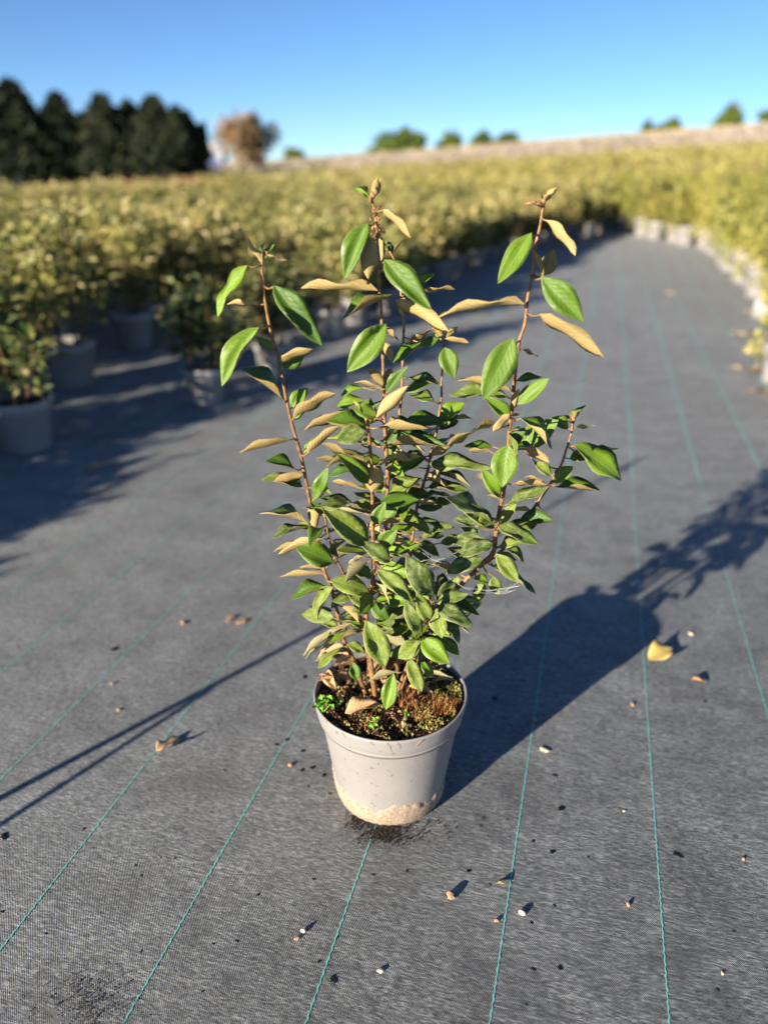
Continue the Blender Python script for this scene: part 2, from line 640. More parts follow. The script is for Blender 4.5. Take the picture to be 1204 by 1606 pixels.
olive = [(0, (.09, .105, .026)), (.3, (.20, .20, .045)), (.6, (.35, .315, .09)), (.85, (.44, .37, .15)), (1, (.55, .46, .25))]
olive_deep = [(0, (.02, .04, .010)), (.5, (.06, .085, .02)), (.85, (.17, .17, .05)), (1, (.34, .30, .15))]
ygreen = [(0, (.09, .11, .02)), (.35, (.23, .235, .04)), (.75, (.39, .355, .085)), (1, (.50, .42, .16))]
M['olive'] = island_leaf_mat('olive_foliage', olive)
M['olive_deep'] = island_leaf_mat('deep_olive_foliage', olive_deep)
M['ygreen'] = island_leaf_mat('yellow_green_foliage', ygreen)
M['rust'] = island_leaf_mat('rusty_red_foliage', [(0, (.12, .05, .02)), (.5, (.34, .12, .06)), (1, (.45, .28, .12))])
M['shootbark'] = simple('shoot_bark', (.16, .085, .045), .7, .3, .4, 60)


def make_variant(kind, seed, h, spread, n_shoots, n_leaves, leafL):
    r = np.random.default_rng(seed)
    P, D, shoots = shrub_points(n_shoots, n_leaves, h, spread, r)
    N = unit(np.stack([r.normal(0, .6, len(P)), r.normal(0, .6, len(P)), np.abs(r.normal(.7, .4, len(P)))], 1))
    L = leafL * r.uniform(.6, 1.25, len(P))
    if kind == 'ygreen':                      # trails over the pot's edge
        P = P + np.array([0, 0, .05])
        shoots = [tuple(q + np.array([0, 0, .05]) for q in sh) for sh in shoots]
        k = 100
        a = r.uniform(0, 2 * math.pi, k)
        rad = r.uniform(.13, .18, k)
        P2 = np.stack([np.cos(a) * rad, np.sin(a) * rad, r.uniform(.14, .30, k)], 1)
        D2 = unit(np.stack([np.cos(a), np.sin(a), r.normal(-.6, .5, k)], 1))
        P, D = np.concatenate([P, P2]), np.concatenate([D, D2])
        N = np.concatenate([N, unit(r.normal(0, 1, (k, 3)))])
        L = np.concatenate([L, leafL * r.uniform(.6, 1.1, k)])
    V, Q = leaf_quads(P, D, N, L, L * r.uniform(.38, .55, len(L)))
    crown = fast_mesh('crown', V, Q, M[kind])
    V, F = [], []
    for s in shoots:
        pts = [s[0] * (1 - t) ** 2 + s[1] * 2 * t * (1 - t) + s[2] * t * t for t in (0, .3, .6, .9)]
        tube(pts, [.0045, .004, .003, .0015], 5, V, F)
    me = bpy.data.meshes.new('stem')
    me.from_pydata([tuple(v) for v in V], [], F)
    me.materials.append(M['shootbark'])
    return crown, me


potV, potF = lathe(far_pot_profile(), 28)
pot_me = bpy.data.meshes.new('pot')
pot_me.from_pydata([tuple(v) for v in potV], [], potF)
pot_me.materials.append(M['pot_far'])
pot_me.materials.append(M['soil'])
pot_me.polygons.foreach_set('material_index', [1 if i >= 28 * 7 else 0 for i in range(len(potF))])
pot_me.polygons.foreach_set('use_smooth', [True] * len(potF))
OL = [make_variant('olive', 11 + i, h, sp_, ns, 1700, .056) for i, (h, sp_, ns) in enumerate([(.64, .20, 11), (.68, .19, 10), (.60, .22, 12), (.72, .18, 9), (.65, .21, 12), (.57, .2, 11)])]
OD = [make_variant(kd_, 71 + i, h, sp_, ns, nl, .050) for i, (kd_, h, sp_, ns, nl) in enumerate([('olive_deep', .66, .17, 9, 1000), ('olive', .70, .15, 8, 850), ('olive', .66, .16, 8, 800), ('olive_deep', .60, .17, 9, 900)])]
YG = [make_variant('ygreen', 31 + i, h, sp_, ns, 1400, .052) for i, (h, sp_, ns) in enumerate([(.62, .22, 12), (.56, .24, 13), (.68, .20, 11), (.60, .23, 12)])]


pot_big_me = pot_me.copy()
pot_big_me.transform(Matrix.Diagonal((1.24, 1.24, 1.24, 1)))


def potted(variant, x, y, label, group, s=1.0, rz=None, name='olive_shrub'):
    o = empty(name, (x, y, gzf(x, y)), random.uniform(0, 6.28) if rz is None else rz)
    o.scale = (s, s, s)
    tag(o, label, 'potted plant', group)
    link('pot', pot_big_me if name == 'golden_shrub' else pot_me, o)
    link('crown', variant[0], o)
    link('stem', variant[1], o)
    return o


G1 = 'olive shrubs in the large nursery block'
# the ones by the near edge of the block, placed from the photograph
near = [
    ((-1.74, 2.00), 5, 1.0, 'small dark olive shrub whose grey pot stands in striped shade beside the open aisle'),
    ((-2.08, 2.72), 0, 1.12, 'olive shrub in a sunlit pale pot behind the small dark shaded shrub'),
    ((-2.23, 3.45), 4, 1.08, 'olive shrub in a tilted-looking pale pot with open cloth in front of it'),
    ((-1.42, 2.63), 2, .86, 'low olive shrub in a fully shaded pot at the aisle corner'),
    ((-1.33, 3.10), 5, .9, 'olive shrub second along the aisle edge after the shaded corner pot'),
    ((-1.36, 3.95), 3, .95, 'olive shrub in a bright pale pot along the aisle edge, behind the tall stems'),
]
used = []
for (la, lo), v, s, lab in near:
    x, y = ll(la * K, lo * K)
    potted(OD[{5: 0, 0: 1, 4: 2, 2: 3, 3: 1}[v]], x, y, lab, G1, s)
    used.append((x, y))


for la, lo, v in ((-2.12, 1.62, 0), (-2.12, 1.2, 2), (-2.10, .78, 5), (-2.12, .36, 4)):
    x, y = ll(la * K, lo * K)
    potted(OL[v], x, y, 'low olive shrub at the open corner of the block, shading the small dark shrub', G1, .82)
    used.append((x, y))


def left_edge(lo):
    """right-hand limit of the big block at distance lo along the aisle"""
    return np.interp(lo, [-2, 3.7, 3.9, 4.3, 6.4, 9, 11, 11.9, 12.4, 60], [-2.32, -2.32, -1.9, -1.34, -1.19, -.8, -.25, .05, 9, 9]) * 1.0


def right_edge(lo):
    return np.interp(lo, [3.2, 3.53, 4.9, 6.26, 9.42, 10.5, 11.4, 11.9, 12.2], [.78, .80, 1.22, 1.12, 1.2, .82, .46, .12, .12])


cand, rcand = [], []
lo = -1.6
while lo < 42:
    pitch = .46 if lo < 6 else .5
    la = left_edge(lo) - random.uniform(0, .06)
    if lo > 12.4:
        la = .35 * lo + 2
    j = 0
    while la > -1.02 * max(lo, 0) - 4.4:
        x, y = ll((la + random.uniform(-.05, .05)) * K, (lo + random.uniform(-.06, .06)) * K)
        if all((x - a) ** 2 + (y - b_) ** 2 > .16 for a, b_ in used) and y < 37:
            if lo > 9 and la > right_edge(min(lo, 12.2)) and la > -.2 + .0 * lo and (lo < 17):
                rcand.append((x, y))
            else:
                cand.append((x, y))
        la -= pitch
        j += 1
    lo += pitch
lo = 5.7
while lo < 12.1:
    la = right_edge(lo)
    k = 0
    while la < 5.2:
        x, y = ll((la + random.uniform(-.04, .04)) * K, (lo + random.uniform(-.05, .05)) * K)
        if abs(x) < .62 * y + 1.2:
            rcand.append((x, y))
        la += .36 if k == 0 else .42
        k += 1
    lo += .40


def vis(p):
    x, y = p
    return abs(x) < .56 * y + .9


cand.sort(key=lambda p: p[0] ** 2 + p[1] ** 2)
rcand.sort(key=lambda p: p[0] ** 2 + p[1] ** 2)
n_obj = 0
far_pts = []
for i, (x, y) in enumerate(cand):
    d = math.hypot(x, y)
    if n_obj < 270 and (vis((x, y)) or (d < 5.0 and y < 3.2 and (x * LN[0] + y * LN[1]) > -3.9)):
        n_obj += 1
        la_ = (x * LN[0] + y * LN[1]) / K
        lo_ = (x * LD[0] + y * LD[1]) / K
        e_ = float(left_edge(lo_)) - la_
        lab = ('olive-green shrub in the front row of the large block, its pot by the aisle edge' if e_ < .3 and lo_ < 12.4 else
               'olive-green shrub one row behind the aisle-edge row of the large block' if e_ < .8 and lo_ < 12.4 else
               'olive-green shrub filling the ground behind the end of the aisle' if lo_ >= 12.0 else
               'olive-green shrub standing close among its neighbours deep inside the large block')
        if not vis((x, y)):
            lab = 'olive-green shrub of the large block whose shadow falls across the aisle'
        potted(OL[i % 6], x, y, lab, G1, random.uniform(.86, 1.08))
    elif vis((x, y)):
        far_pts.append((x, y, 0))
G2 = 'yellow-green shrubs lining the far side of the aisle'
n_obj = 0
xp, yp = ll(1.07 * K, 6.26 * K)
potted(YG[0], *ll(.79 * K, 3.56 * K), 'pale pot with a yellow-green shrub beside the drifts of dry leaves', G2, .8, name='golden_shrub')
potted(YG[1], *ll(1.10 * K, 6.10 * K), 'yellow-green shrub trailing over its pale pot next to the tipped empty pot', G2, .95, name='golden_shrub')
for i, (x, y) in enumerate(rcand):
    if math.hypot(x - ll(1.1 * K, 6.1 * K)[0], y - ll(1.1 * K, 6.1 * K)[1]) < .36:
        continue
    if n_obj < 150 and vis((x, y)):
        n_obj += 1
        la_ = (x * LN[0] + y * LN[1]) / K
        lo_ = (x * LD[0] + y * LD[1]) / K
        fr_ = la_ - float(right_edge(lo_)) < .3 and lo_ < 12.1
        potted(YG[i % 4], x, y, 'yellow-green shrub in a pale pot of the front row bordering the aisle' if fr_ else 'yellow-green shrub behind the front row of pale pots', G2, random.uniform(.88, 1.08), name='golden_shrub')
    elif vis((x, y)):
        far_pts.append((x, y, 1))

# the rest of the field reads as one mass
PP, DD, NN, LL_, MI = [], [], [], [], []
base_sets = []
for s in range(5):
    r = np.random.default_rng(90 + s)
    P, D, _ = shrub_points(8, 150, .64, .24, r)
    P = P[P[:, 2] > .25]
    D = D[:len(P)]
    base_sets.append((P, D))
for i, (x, y, kd) in enumerate(far_pts):
    P, D = base_sets[i % 5]
    a = rng.uniform(0, 6.28)
    c, s_ = math.cos(a), math.sin(a)
    rot = np.array([[c, -s_, 0], [s_, c, 0], [0, 0, 1]])
    k = rng.uniform(.8, 1.12)
    if kd == 0 and rng.random() < .02:
        k *= 1.3
    PP.append(P @ rot.T * k + np.array([x, y, gzf(x, y)]))
    DD.append(D @ rot.T)
    NN.append(unit(rng.normal(0, .7, P.shape) + np.array([0, 0, .6])))
    LL_.append(rng.uniform(.07, .12, len(P)))
    mi = 1 if kd or (x > -.05 * y and y < 30 and rng.random() < .35) else 0
    if y > 17 and x < -.22 * y and y > 22:
        mi = 2 if rng.random() < .6 else 0
    MI.append(np.full(len(P), mi))
PP, DD, NN, LL_, MI = map(np.concatenate, (PP, DD, NN, LL_, MI))
V, Q = leaf_quads(PP, DD, NN, LL_, LL_ * .55)
field = link('shrubbery', fast_mesh('shrubbery', V, Q, [M['olive'], M['ygreen'], M['rust']], MI))
tag(field, 'far rows of olive shrubs merging into one low mass', 'shrubs', kind='stuff')

# rows of pale pots and dry stems on the rising slope beyond
P, D = [], []
for row in range(34):
    y0 = 37 + row * 1.6
    n = int(44 + y0 * 2.2)
    x = rng.uniform(-.30 * y0, .56 * y0, n * 4)
    y = y0 + rng.normal(0, .16, len(x))
    z = gz(x, y) + rng.uniform(.0, .25, len(x))
    P.append(np.stack([x, y, z], 1))
P = np.concatenate(P)
D = unit(rng.normal(0, .5, P.shape) + np.array([0, 0, 1.0]))
L = rng.uniform(.16, .34, len(P))
V, Q = leaf_quads(P, D, unit(rng.normal(0, 1, P.shape)), L, L * .6)
M['pale_rows'] = island_leaf_mat('pale_dry_rows', [(0, (.25, .21, .16)), (.5, (.29, .25, .195)), (1, (.33, .29, .235))], .8, .05)
M['gold_rows'] = island_leaf_mat('golden_rows', [(0, (.20, .16, .05)), (.5, (.42, .34, .10)), (1, (.50, .42, .18))], .8, .05)
fm = np.where(P[:, 1] + rng.normal(0, 4, len(P)) > 74, 1, 0)
rows = link('dry_vegetation', fast_mesh('dry_vegetation', V, Q, [M['pale_rows'], M['gold_rows']], fm))
tag(rows, 'pale beige rows of dry plants on the rising slope', 'vegetation', kind='stuff')

# ------------------------------------------------------------------ trees on the skyline
def crown_mesh(name, n, shape, size, material, r, up=.2):
    """shape(r,n) -> points in a crown; clumps of small leaf faces"""
    P = shape(r, n)
    D = unit(r.normal(0, 1, P.shape) + np.array([0, 0, up]))
    N = unit(r.normal(0, 1, P.shape))
    L = size * r.uniform(.5, 1.3, len(P))
    V, Q = leaf_quads(P, D, N, L, L * .6)
    return fast_mesh(name, V, Q, material)


M['conifer'] = island_leaf_mat('dark_conifer', [(0, (.005, .010, .005)), (.6, (.012, .021, .008)), (1, (.050, .058, .016))], .8, .02)
M['autumn'] = island_leaf_mat('autumn_orange', [(0, (.20, .115, .045)), (.5, (.38, .22, .10)), (1, (.48, .36, .21))], .7, .1)
M['olive_tree'] = island_leaf_mat('olive_tree', [(0, (.09, .075, .025)), (.5, (.19, .145, .06)), (1, (.30, .22, .11))], .7, .1)
M['green_tree'] = island_leaf_mat('green_tree', [(0, (.02, .045, .008)), (.5, (.08, .13, .018)), (1, (.19, .24, .03))], .7, .1)
M['trunk'] = simple('trunk_bark', (.09, .06, .04), .9, .2, .3, 5)


def tree(name, px, top_py, wpx, Ydist, material, label, style, n=5000, group=None, seed=0, base_py=None):
    r = np.random.default_rng(seed)
    b = at(px, 263, Ydist)
    z0 = gzf(b.x, b.y) if base_py is None else min(gzf(b.x, b.y), at(px, base_py, Ydist).z)
    ztop = at(px, top_py, Ydist).z
    h = ztop - z0
    w = wpx / FPX * depth(Vector((b.x, b.y, z0 + h / 2))) / 2
    o = empty(name, (b.x, b.y, z0))
    tag(o, label, 'tree' if 'shrub' not in name else 'shrub', group)

    def shp(r, n):
        if style == 'conifer':
            t = r.uniform(0, 1, n) ** 1.15
            a = r.uniform(0, 2 * math.pi, n)
            prof = np.where(t < .12, .7 + 2.4 * t, np.clip((1 - t) / .9, 0, 1) ** .56)
            k = prof * w * (.80 + .16 * np.sin(a * 5 + t * 19 + seed) + .10 * np.sin(t * 41 + a * 3)) * np.sqrt(r.uniform(.35, 1, n))
            pts = np.stack([np.cos(a) * k, np.sin(a) * k, .04 * h + t * h * .97], 1)
            for j in range(4):               # side leaders make a ragged top
                m2 = n // 14
                c0 = np.array([r.uniform(-.62, .62) * w, r.uniform(-.5, .5) * w, 0])
                h2 = h * r.uniform(.72, .93)
                t2 = r.uniform(.45, 1, m2)
                q2 = (1.02 - t2) * w * .55 * np.sqrt(r.uniform(.2, 1, m2))
                a2 = r.uniform(0, 6.28, m2)
                pts[j * m2:(j + 1) * m2] = c0 + np.stack([np.cos(a2) * q2, np.sin(a2) * q2, t2 * h2], 1)
            return pts
        c, rad = [], []
        m_ = 16 if style == 'round' else 22
        for i in range(m_):
            v = r.normal(0, 1, 3)
            v /= np.linalg.norm(v)
            q = r.uniform(.25, .78)
            if style == 'round':
                zz = abs(v[2]) * q
                wd = 1.25 - .75 * zz
                c.append([v[0] * w * q * wd * 1.1, v[1] * w * q * wd, h * (.04 + .86 * zz)])
                rad.append([w * r.uniform(.2, .42), w * .36, h * r.uniform(.15, .28)])
            else:
                zz = h * (.47 + v[2] * .60 * q)
                tap = 1.0 - .45 * max(0, zz / h - .5) * 2
                c.append([v[0] * w * q * tap, v[1] * w * q * tap, zz])
                rad.append([w * .36, w * .36, h * .16])
        c, rad = np.array(c), np.array(rad)
        i = r.integers(0, m_, n)
        v = unit(r.normal(0, 1, (n, 3))) * (r.uniform(.2, 1, n) ** .5)[:, None]
        return c[i] + v * rad[i]
    link('crown', crown_mesh('crown', n, shp, .10 * w + .10, material, r), o)
    V, F = [], []
    tr = .05 * h ** .5 * .6 + .03
    tube([(0, 0, -.1), (.02 * h, 0, h * .3), (-.01 * h, .01 * h, h * .62), (0, 0, h * .9)], [tr * 1.4, tr, tr * .6, tr * .15], 8, V, F)
    for i in range(7):
        a = r.uniform(0, 6.28)
        zb = h * r.uniform(.22, .6)
        ex = w * r.uniform(.4, .75)
        tube([(0, 0, zb), (math.cos(a) * ex * .5, math.sin(a) * ex * .5, zb + h * .10), (math.cos(a) * ex, math.sin(a) * ex, zb + h * .2)], [tr * .45, tr * .3, tr * .1], 6, V, F)
    obj('trunk', V, F, M['trunk'], o, smooth=True)
    return o


GC = 'dark conifers of the shelter belt'
for i, (px, py, w, Yd, lab) in enumerate([
        (-22, 138, 62, 47, 'dark conifer at the end of the shelter belt away from the pale shed'),
        (36, 122, 84, 47, 'tallest and broadest dark conifer of the shelter belt'),
        (104, 140, 58, 48, 'pointed dark conifer beside the tallest one of the shelter belt'),
        (172, 143, 66, 48, 'blunt-topped dark conifer in the middle of the shelter belt'),
        (212, 152, 48, 50, 'lower olive-topped dark conifer wedged between two blunt ones'),
        (250, 147, 66, 48, 'broad dark conifer second from the pale shed'),
        (298, 168, 40, 49, 'slim short dark conifer closest to the pale shed'),
        (70, 170, 40, 51, 'low dark conifer filling the gap beside the tallest one'),
        (138, 176, 42, 51, 'low dark conifer filling the gap beside the blunt-topped middle one'),
        (274, 182, 38, 51, 'low dark conifer behind the slim one closest to the pale shed')]):
    tree('conifer_tree', px, py + 9, w * 2.0, Yd, M['conifer'], lab, 'conifer', 6500, GC, 200 + i)
tree('autumn_tree', 376, 148, 92, 64, M['autumn'], 'loose orange autumn tree next to the pale shed', 'loose', 1500, None, 301)
tree('olive_tree', 404, 158, 84, 65, M['olive_tree'], 'brownish olive tree touching the orange autumn tree', 'loose', 3200, None, 302)
GB = 'trees along the ridge of the slope'
for i, (px, py, w, Yd, lab) in enumerate([
        (462, 226, 42, 90, 'low dark bush at the foot of the brownish olive tree'),
        (630, 196, 96, 88, 'wide bright green rounded bush on the ridge'),
        (707, 194, 42, 88, 'small upright green bush beside the wide rounded one'),
        (755, 203, 40, 88, 'low green bush of the pair past the upright one'),
        (792, 205, 48, 90, 'low dark green bush of the pair ending the ridge row'),
        (1008, 181, 26, 94, 'tiny rounded bush on the golden ridge'),
        (1043, 178, 30, 94, 'tiny bush paired with another on the golden ridge'),
        (1131, 148, 50, 94, 'taller olive-green tree standing alone on the golden ridge'),
        (1200, 152, 44, 94, 'olive-green tree at the high end of the golden ridge')]):
    tree('ridge_tree', px, py - 3, w * 1.2, Yd, M['green_tree'], lab, 'round', 2600, GB, 400 + i)

# small pale shed between the conifers and the autumn tree
b = at(334, 263, 70)
zb = gzf(b.x, b.y) - .1
shed = empty('shed', (b.x, b.y, zb))
tag(shed, 'small pale shed with a blue lower wall beside the conifers', 'shed')
M['shed_white'] = simple('shed_white', (.34, .36, .40), .7, .3, .1, 2)
M['shed_blue'] = simple('shed_blue', (.07, .10, .22), .6, .3, .15, 2)
M['shed_roof'] = simple('shed_roof', (.45, .45, .46), .6, .3, .15, 2)


def boxV(x0, x1, y0, y1, z0, z1):
    return ([(x0, y0, z0), (x1, y0, z0), (x1, y1, z0), (x0, y1, z0), (x0, y0, z1), (x1, y0, z1), (x1, y1, z1), (x0, y1, z1)],
            [(0, 3, 2, 1), (4, 5, 6, 7), (0, 1, 5, 4), (1, 2, 6, 5), (2, 3, 7, 6), (3, 0, 4, 7)])


obj('wall', *boxV(-.85, .85, 0, 2.2, .9, 1.75), M['shed_white'], shed)
obj('plinth', *boxV(-.87, .87, -.02, 2.22, 0, .9), M['shed_blue'], shed)
obj('roof', [(-.95, -.1, 1.75), (.95, -.1, 1.75), (.95, 2.3, 1.75), (-.95, 2.3, 1.75), (0, -.1, 2.25), (0, 2.3, 2.25)],
    [(0, 1, 4), (1, 2, 5, 4), (2, 3, 5), (3, 0, 4, 5), (0, 3, 2, 1)], M['shed_roof'], shed)
obj('door', *boxV(-.3, .3, -.05, -.025, .05, 1.6), M['shed_blue'], shed)

# ------------------------------------------------------------------ things along the far side of the aisle
x, y = ll(.87 * K, 5.0 * K)
tp = link('empty_pot', pot_me)
tp.location = (x + .02, y, .103)
tp.rotation_euler = (R(94), 0, R(66))
tag(tp, 'empty pale pot lying on its side by the dry leaves', 'pot')

# dry leaves swept against the pots
LV, LF = [], []
P, D, N, L = [], [], [], []
for (la0, la1, lo0) in [(.66, 1.0, 3.32), (.66, .95, 3.72), (.74, 1.0, 4.15), (.74, 1.05, 4.62), (.9, 1.2, 5.35)]:
    for i in range(46):
        la, l_ = random.uniform(la0, la1), lo0 + random.gauss(0, .045)
        x, y = ll(la * K, l_ * K)
        P.append((x, y, random.uniform(.004, .012)))
        a = random.uniform(0, 6.28)
        D.append((math.cos(a), math.sin(a), random.uniform(-.05, .12)))
        N.append((random.gauss(0, .18), random.gauss(0, .18), 1))
        L.append(random.uniform(.035, .07))
P, D, N, L = np.array(P), unit(np.array(D)), unit(np.array(N)), np.array(L)
V, Q = leaf_quads(P, D, N, L, L * .5)
M['litter'] = island_leaf_mat('dry_leaf_litter', [(0, (.24, .15, .08)), (.5, (.40, .29, .18)), (1, (.52, .43, .31))], .8, .1)
litter = link('leaf_litter', fast_mesh('leaf_litter', V, Q, M['litter']))
tag(litter, 'drifts of dry brown leaves lying against the pale pots', 'leaves', kind='stuff')

# sprinkler riser beside the photographer: only its forked shadow reaches the picture
bx, by = -1.02 * K, .365 * K
ris = empty('sprinkler_riser', (bx, by, 0))
tag(ris, 'thin black sprinkler riser with a leaning support stake', 'sprinkler')
M['black_plastic'] = simple('black_plastic', (.02, .02, .02), .5, .4, .2, 30)
V, F = tube([(0, 0, -.05), (0, 0, .68 * K)], [.0075, .0065], 10)
obj('riser_pipe', V, F, M['black_plastic'], ris, smooth=True)
V, F = tube([(.115, -.105, -.05), (.005, -.005, .30)], [.006, .005], 8)
obj('stake', V, F, M['black_plastic'], ris, smooth=True)
V, F = lathe([(.001, .66 * K), (.011, .665 * K), (.013, .69 * K), (.006, .70 * K), (.004, .715 * K), (.014, .72 * K), (.001, .724 * K)], 14)
obj('sprinkler_head', V, F, M['black_plastic'], ris, smooth=True)

# ------------------------------------------------------------------ the potted shrub
PX0, PY0 = .009 * K, .872 * K       # pot axis
shrub = empty('potted_shrub', (0, 0, 0))
tag(shrub, 'tall shrub with tan-backed green leaves in a grey pot standing alone on the open cloth', 'potted plant')
POT_H = .1745 * K
RR = .1045 * K
prof = [(.001, .010), (.060, .010), (.068, .002), (.0765, .0), (.0805, .004), (.0825, .016), (.1016, .1445), (.1024, .1480), (.1060, .1520), (.1076, .1550),
        (.1108, .170), (.1120, .180), (.1132, .1840), (.1128, .1862), (.1110, .1868), (.1092, .1850), (.1075, .165), (.106, .150), (.001, .150)]
V, F = lathe(prof, 96)
for v in V:
    a = math.atan2(v.y, v.x)
    v.x *= 1 + .006 * math.sin(2 * a + 1)
    v.y *= 1 + .006 * math.sin(2 * a + 1)
pot = obj('pot', V, F, M['pot'], shrub, smooth=True)
pot.location = (PX0, PY0, 0)
# raised lip seam
V, F = lathe([(.1070, .1540), (.1081, .1550), (.1086, .1568), (.1080, .1585)], 96)
obj('seam', V, F, M['pot'], pot, smooth=True)
# dried pale mud round the foot, ragged upper edge
V, F = [], []
n = 160
cr = np.random.default_rng(5)
hh = np.zeros(n)
for k, amp in ((3, .008), (7, .006), (13, .004), (29, .0035), (53, .002)):
    hh += amp * np.sin(np.arange(n) / n * 2 * math.pi * k + cr.uniform(0, 6.28))
rows_ = 7
for j in range(rows_):
    for k in range(n):
        a = 2 * math.pi * k / n
        # thickest on the side towards the aisle's near end
        bias = .033 + .012 * math.cos(a + math.pi / 2 + .5) + .004 * math.cos(2 * a)
        zt = max(.006, bias + hh[k] * .8)
        t = j / (rows_ - 1)
        z = .0035 + (zt - .0035) * t
        rad = (.0775 if z < .016 else .0) if False else np.interp(z, [0, .004, .016, .128], [.0765, .0805, .0825, .0993])
        th = .0012 + .0013 * math.sin(t * math.pi) + .0006 * math.sin(k * 1.7 + j * 2.3) - (.0018 if j == rows_ - 1 else 0)
        V.append((math.cos(a) * (rad + th) * (1 + .006 * math.sin(2 * a + 1)), math.sin(a) * (rad + th) * (1 + .006 * math.sin(2 * a + 1)), z))
for j in range(rows_ - 1):
    for k in range(n):
        F.append((j * n + k, j * n + (k + 1) % n, (j + 1) * n + (k + 1) % n, (j + 1) * n + k))
obj('mud_crust', V, F, M['crust'], pot, smooth=True)
# root hairs and splashes caught on the outside
V, F = [], []
for (a0, z0, ln, w) in [(-1.62, .186, .018, .3), (-1.2, .184, .010, -.5), (-.55, .183, .03, 1.3), (-.50, .181, .026, 1.0), (-1.82, .185, .008, .2), (-.75, .160, .03, 1.6), (-2.2, .185, .010, .3), (-1.50, .185, .012, .2)]:
    pts = []
    for i in range(6):
        t = i / 5
        a = a0 + w * t * .16 + .006 * math.sin(t * 7 + a0 * 9)
        z = z0 - ln * t * (1 if abs(w) < .8 else .35)
        rad = np.interp(z, [.128, .142, .186], [.0965, .107, .1132]) + .0012
        pts.append((math.cos(a) * rad, math.sin(a) * rad, z))
    tube(pts, [.0004, .0004, .0003, .0003, .0002, .0002], 5, V, F)
obj('root', V, F, M['chip'], pot)

# soil surface
SZ = .1785
V, F = [], []
nr, na = 26, 72
sr_ = np.random.default_rng(3)
ph = sr_.uniform(0, 6.28, 12)


def soil_h(x, y):
    return SZ + .004 * math.sin(x * 60 + ph[0]) * math.cos(y * 52 + ph[1]) + .003 * math.sin(x * 140 + y * 90 + ph[2]) + .010 * math.exp(-((x) ** 2 + (y - .02) ** 2) / .0016) + .004 * math.exp(-((x - .06) ** 2 + (y + .03) ** 2) / .0012)


V.append((0, 0, soil_h(0, 0)))
for i in range(1, nr + 1):
    for k in range(na):
        a = 2 * math.pi * k / na
        r_ = .1090 * i / nr
        x, y = r_ * math.cos(a), r_ * math.sin(a)
        V.append((x, y, soil_h(x, y) + sr_.normal(0, .0012)))
for k in range(na):
    F.append((0, 1 + k, 1 + (k + 1) % na))
for i in range(nr - 1):
    for k in range(na):
        F.append((1 + i * na + k, 1 + (i + 1) * na + k, 1 + (i + 1) * na + (k + 1) % na, 1 + i * na + (k + 1) % na))
soil = obj('soil', V, F, M['soil'], shrub)
soil.location = (PX0, PY0, 0)


def lumps(P, S, r, flat=.7):
    """small irregular octahedral lumps as quads (two per lump side)"""
    n = len(P)
    base = np.array([[1, 0, 0], [0, 1, 0], [-1, 0, 0], [0, -1, 0], [0, 0, 1], [0, 0, -1]], float)
    V = base[None] * S[:, None, None] * r.uniform(.55, 1.35, (n, 6, 1))
    V[:, :, 2] *= flat
    a = r.uniform(0, 6.28, n)
    c, s = np.cos(a)[:, None], np.sin(a)[:, None]
    x, y = V[:, :, 0] * c - V[:, :, 1] * s, V[:, :, 0] * s + V[:, :, 1] * c
    V = np.stack([x, y, V[:, :, 2]], -1) + P[:, None]
    f = np.array([[0, 1, 4], [1, 2, 4], [2, 3, 4], [3, 0, 4], [1, 0, 5], [2, 1, 5], [3, 2, 5], [0, 3, 5]])
    Q = (f[None] + np.arange(n)[:, None, None] * 6).reshape(-1, 3)
    return V.reshape(-1, 3), Q


def disc_pts(n, rmax, r, cx=0, cy=0):
    a = r.uniform(0, 6.28, n)
    q = np.sqrt(r.uniform(0, 1, n)) * rmax
    x, y = cx + q * np.cos(a), cy + q * np.sin(a)
    k = np.hypot(x, y)
    s = np.where(k > .104, .104 / np.maximum(k, 1e-6), 1)
    return x * s, y * s


x, y = disc_pts(4200, .107, sr_)
P = np.stack([x, y, [soil_h(a, b_) + .001 for a, b_ in zip(x, y)]], 1)
S_ = sr_.uniform(.0007, .0030, len(P)) * sr_.uniform(.5, 1.1, len(P))
S_[:170] = sr_.uniform(.0028, .0062, 170)      # bark pieces
P[:170, 2] += .001
V, Q = lumps(P, S_, sr_)
o = link('soil_granules', fast_mesh('soil_granules', V, Q, M['crumb']), shrub)
o.location = (PX0, PY0, 0)
tag(o, kind='stuff')
mx_, my_ = [], []
for (cx, cy, rr, n) in [(.064, -.055, .030, 260), (.085, .0, .026, 260), (.01, -.092, .025, 80), (-.035, -.065, .03, 50), (.07, .035, .025, 160), (-.01, -.02, .02, 160), (-.05, .0, .03, 80)]:
    x, y = disc_pts(n, rr, sr_, cx, cy)
    mx_.append(x)
    my_.append(y)
x, y = np.concatenate(mx_), np.concatenate(my_)
P = np.stack([x, y, [soil_h(a, b_) + .0025 for a, b_ in zip(x, y)]], 1)
P[:, 2] += sr_.uniform(0, .003, len(P))
V, Q = lumps(P, sr_.uniform(.0010, .0024, len(P)), sr_, 1.2)
o = link('moss', fast_mesh('moss', V, Q, M['moss']), shrub)
o.location = (PX0, PY0, 0)
tag(o, kind='stuff')
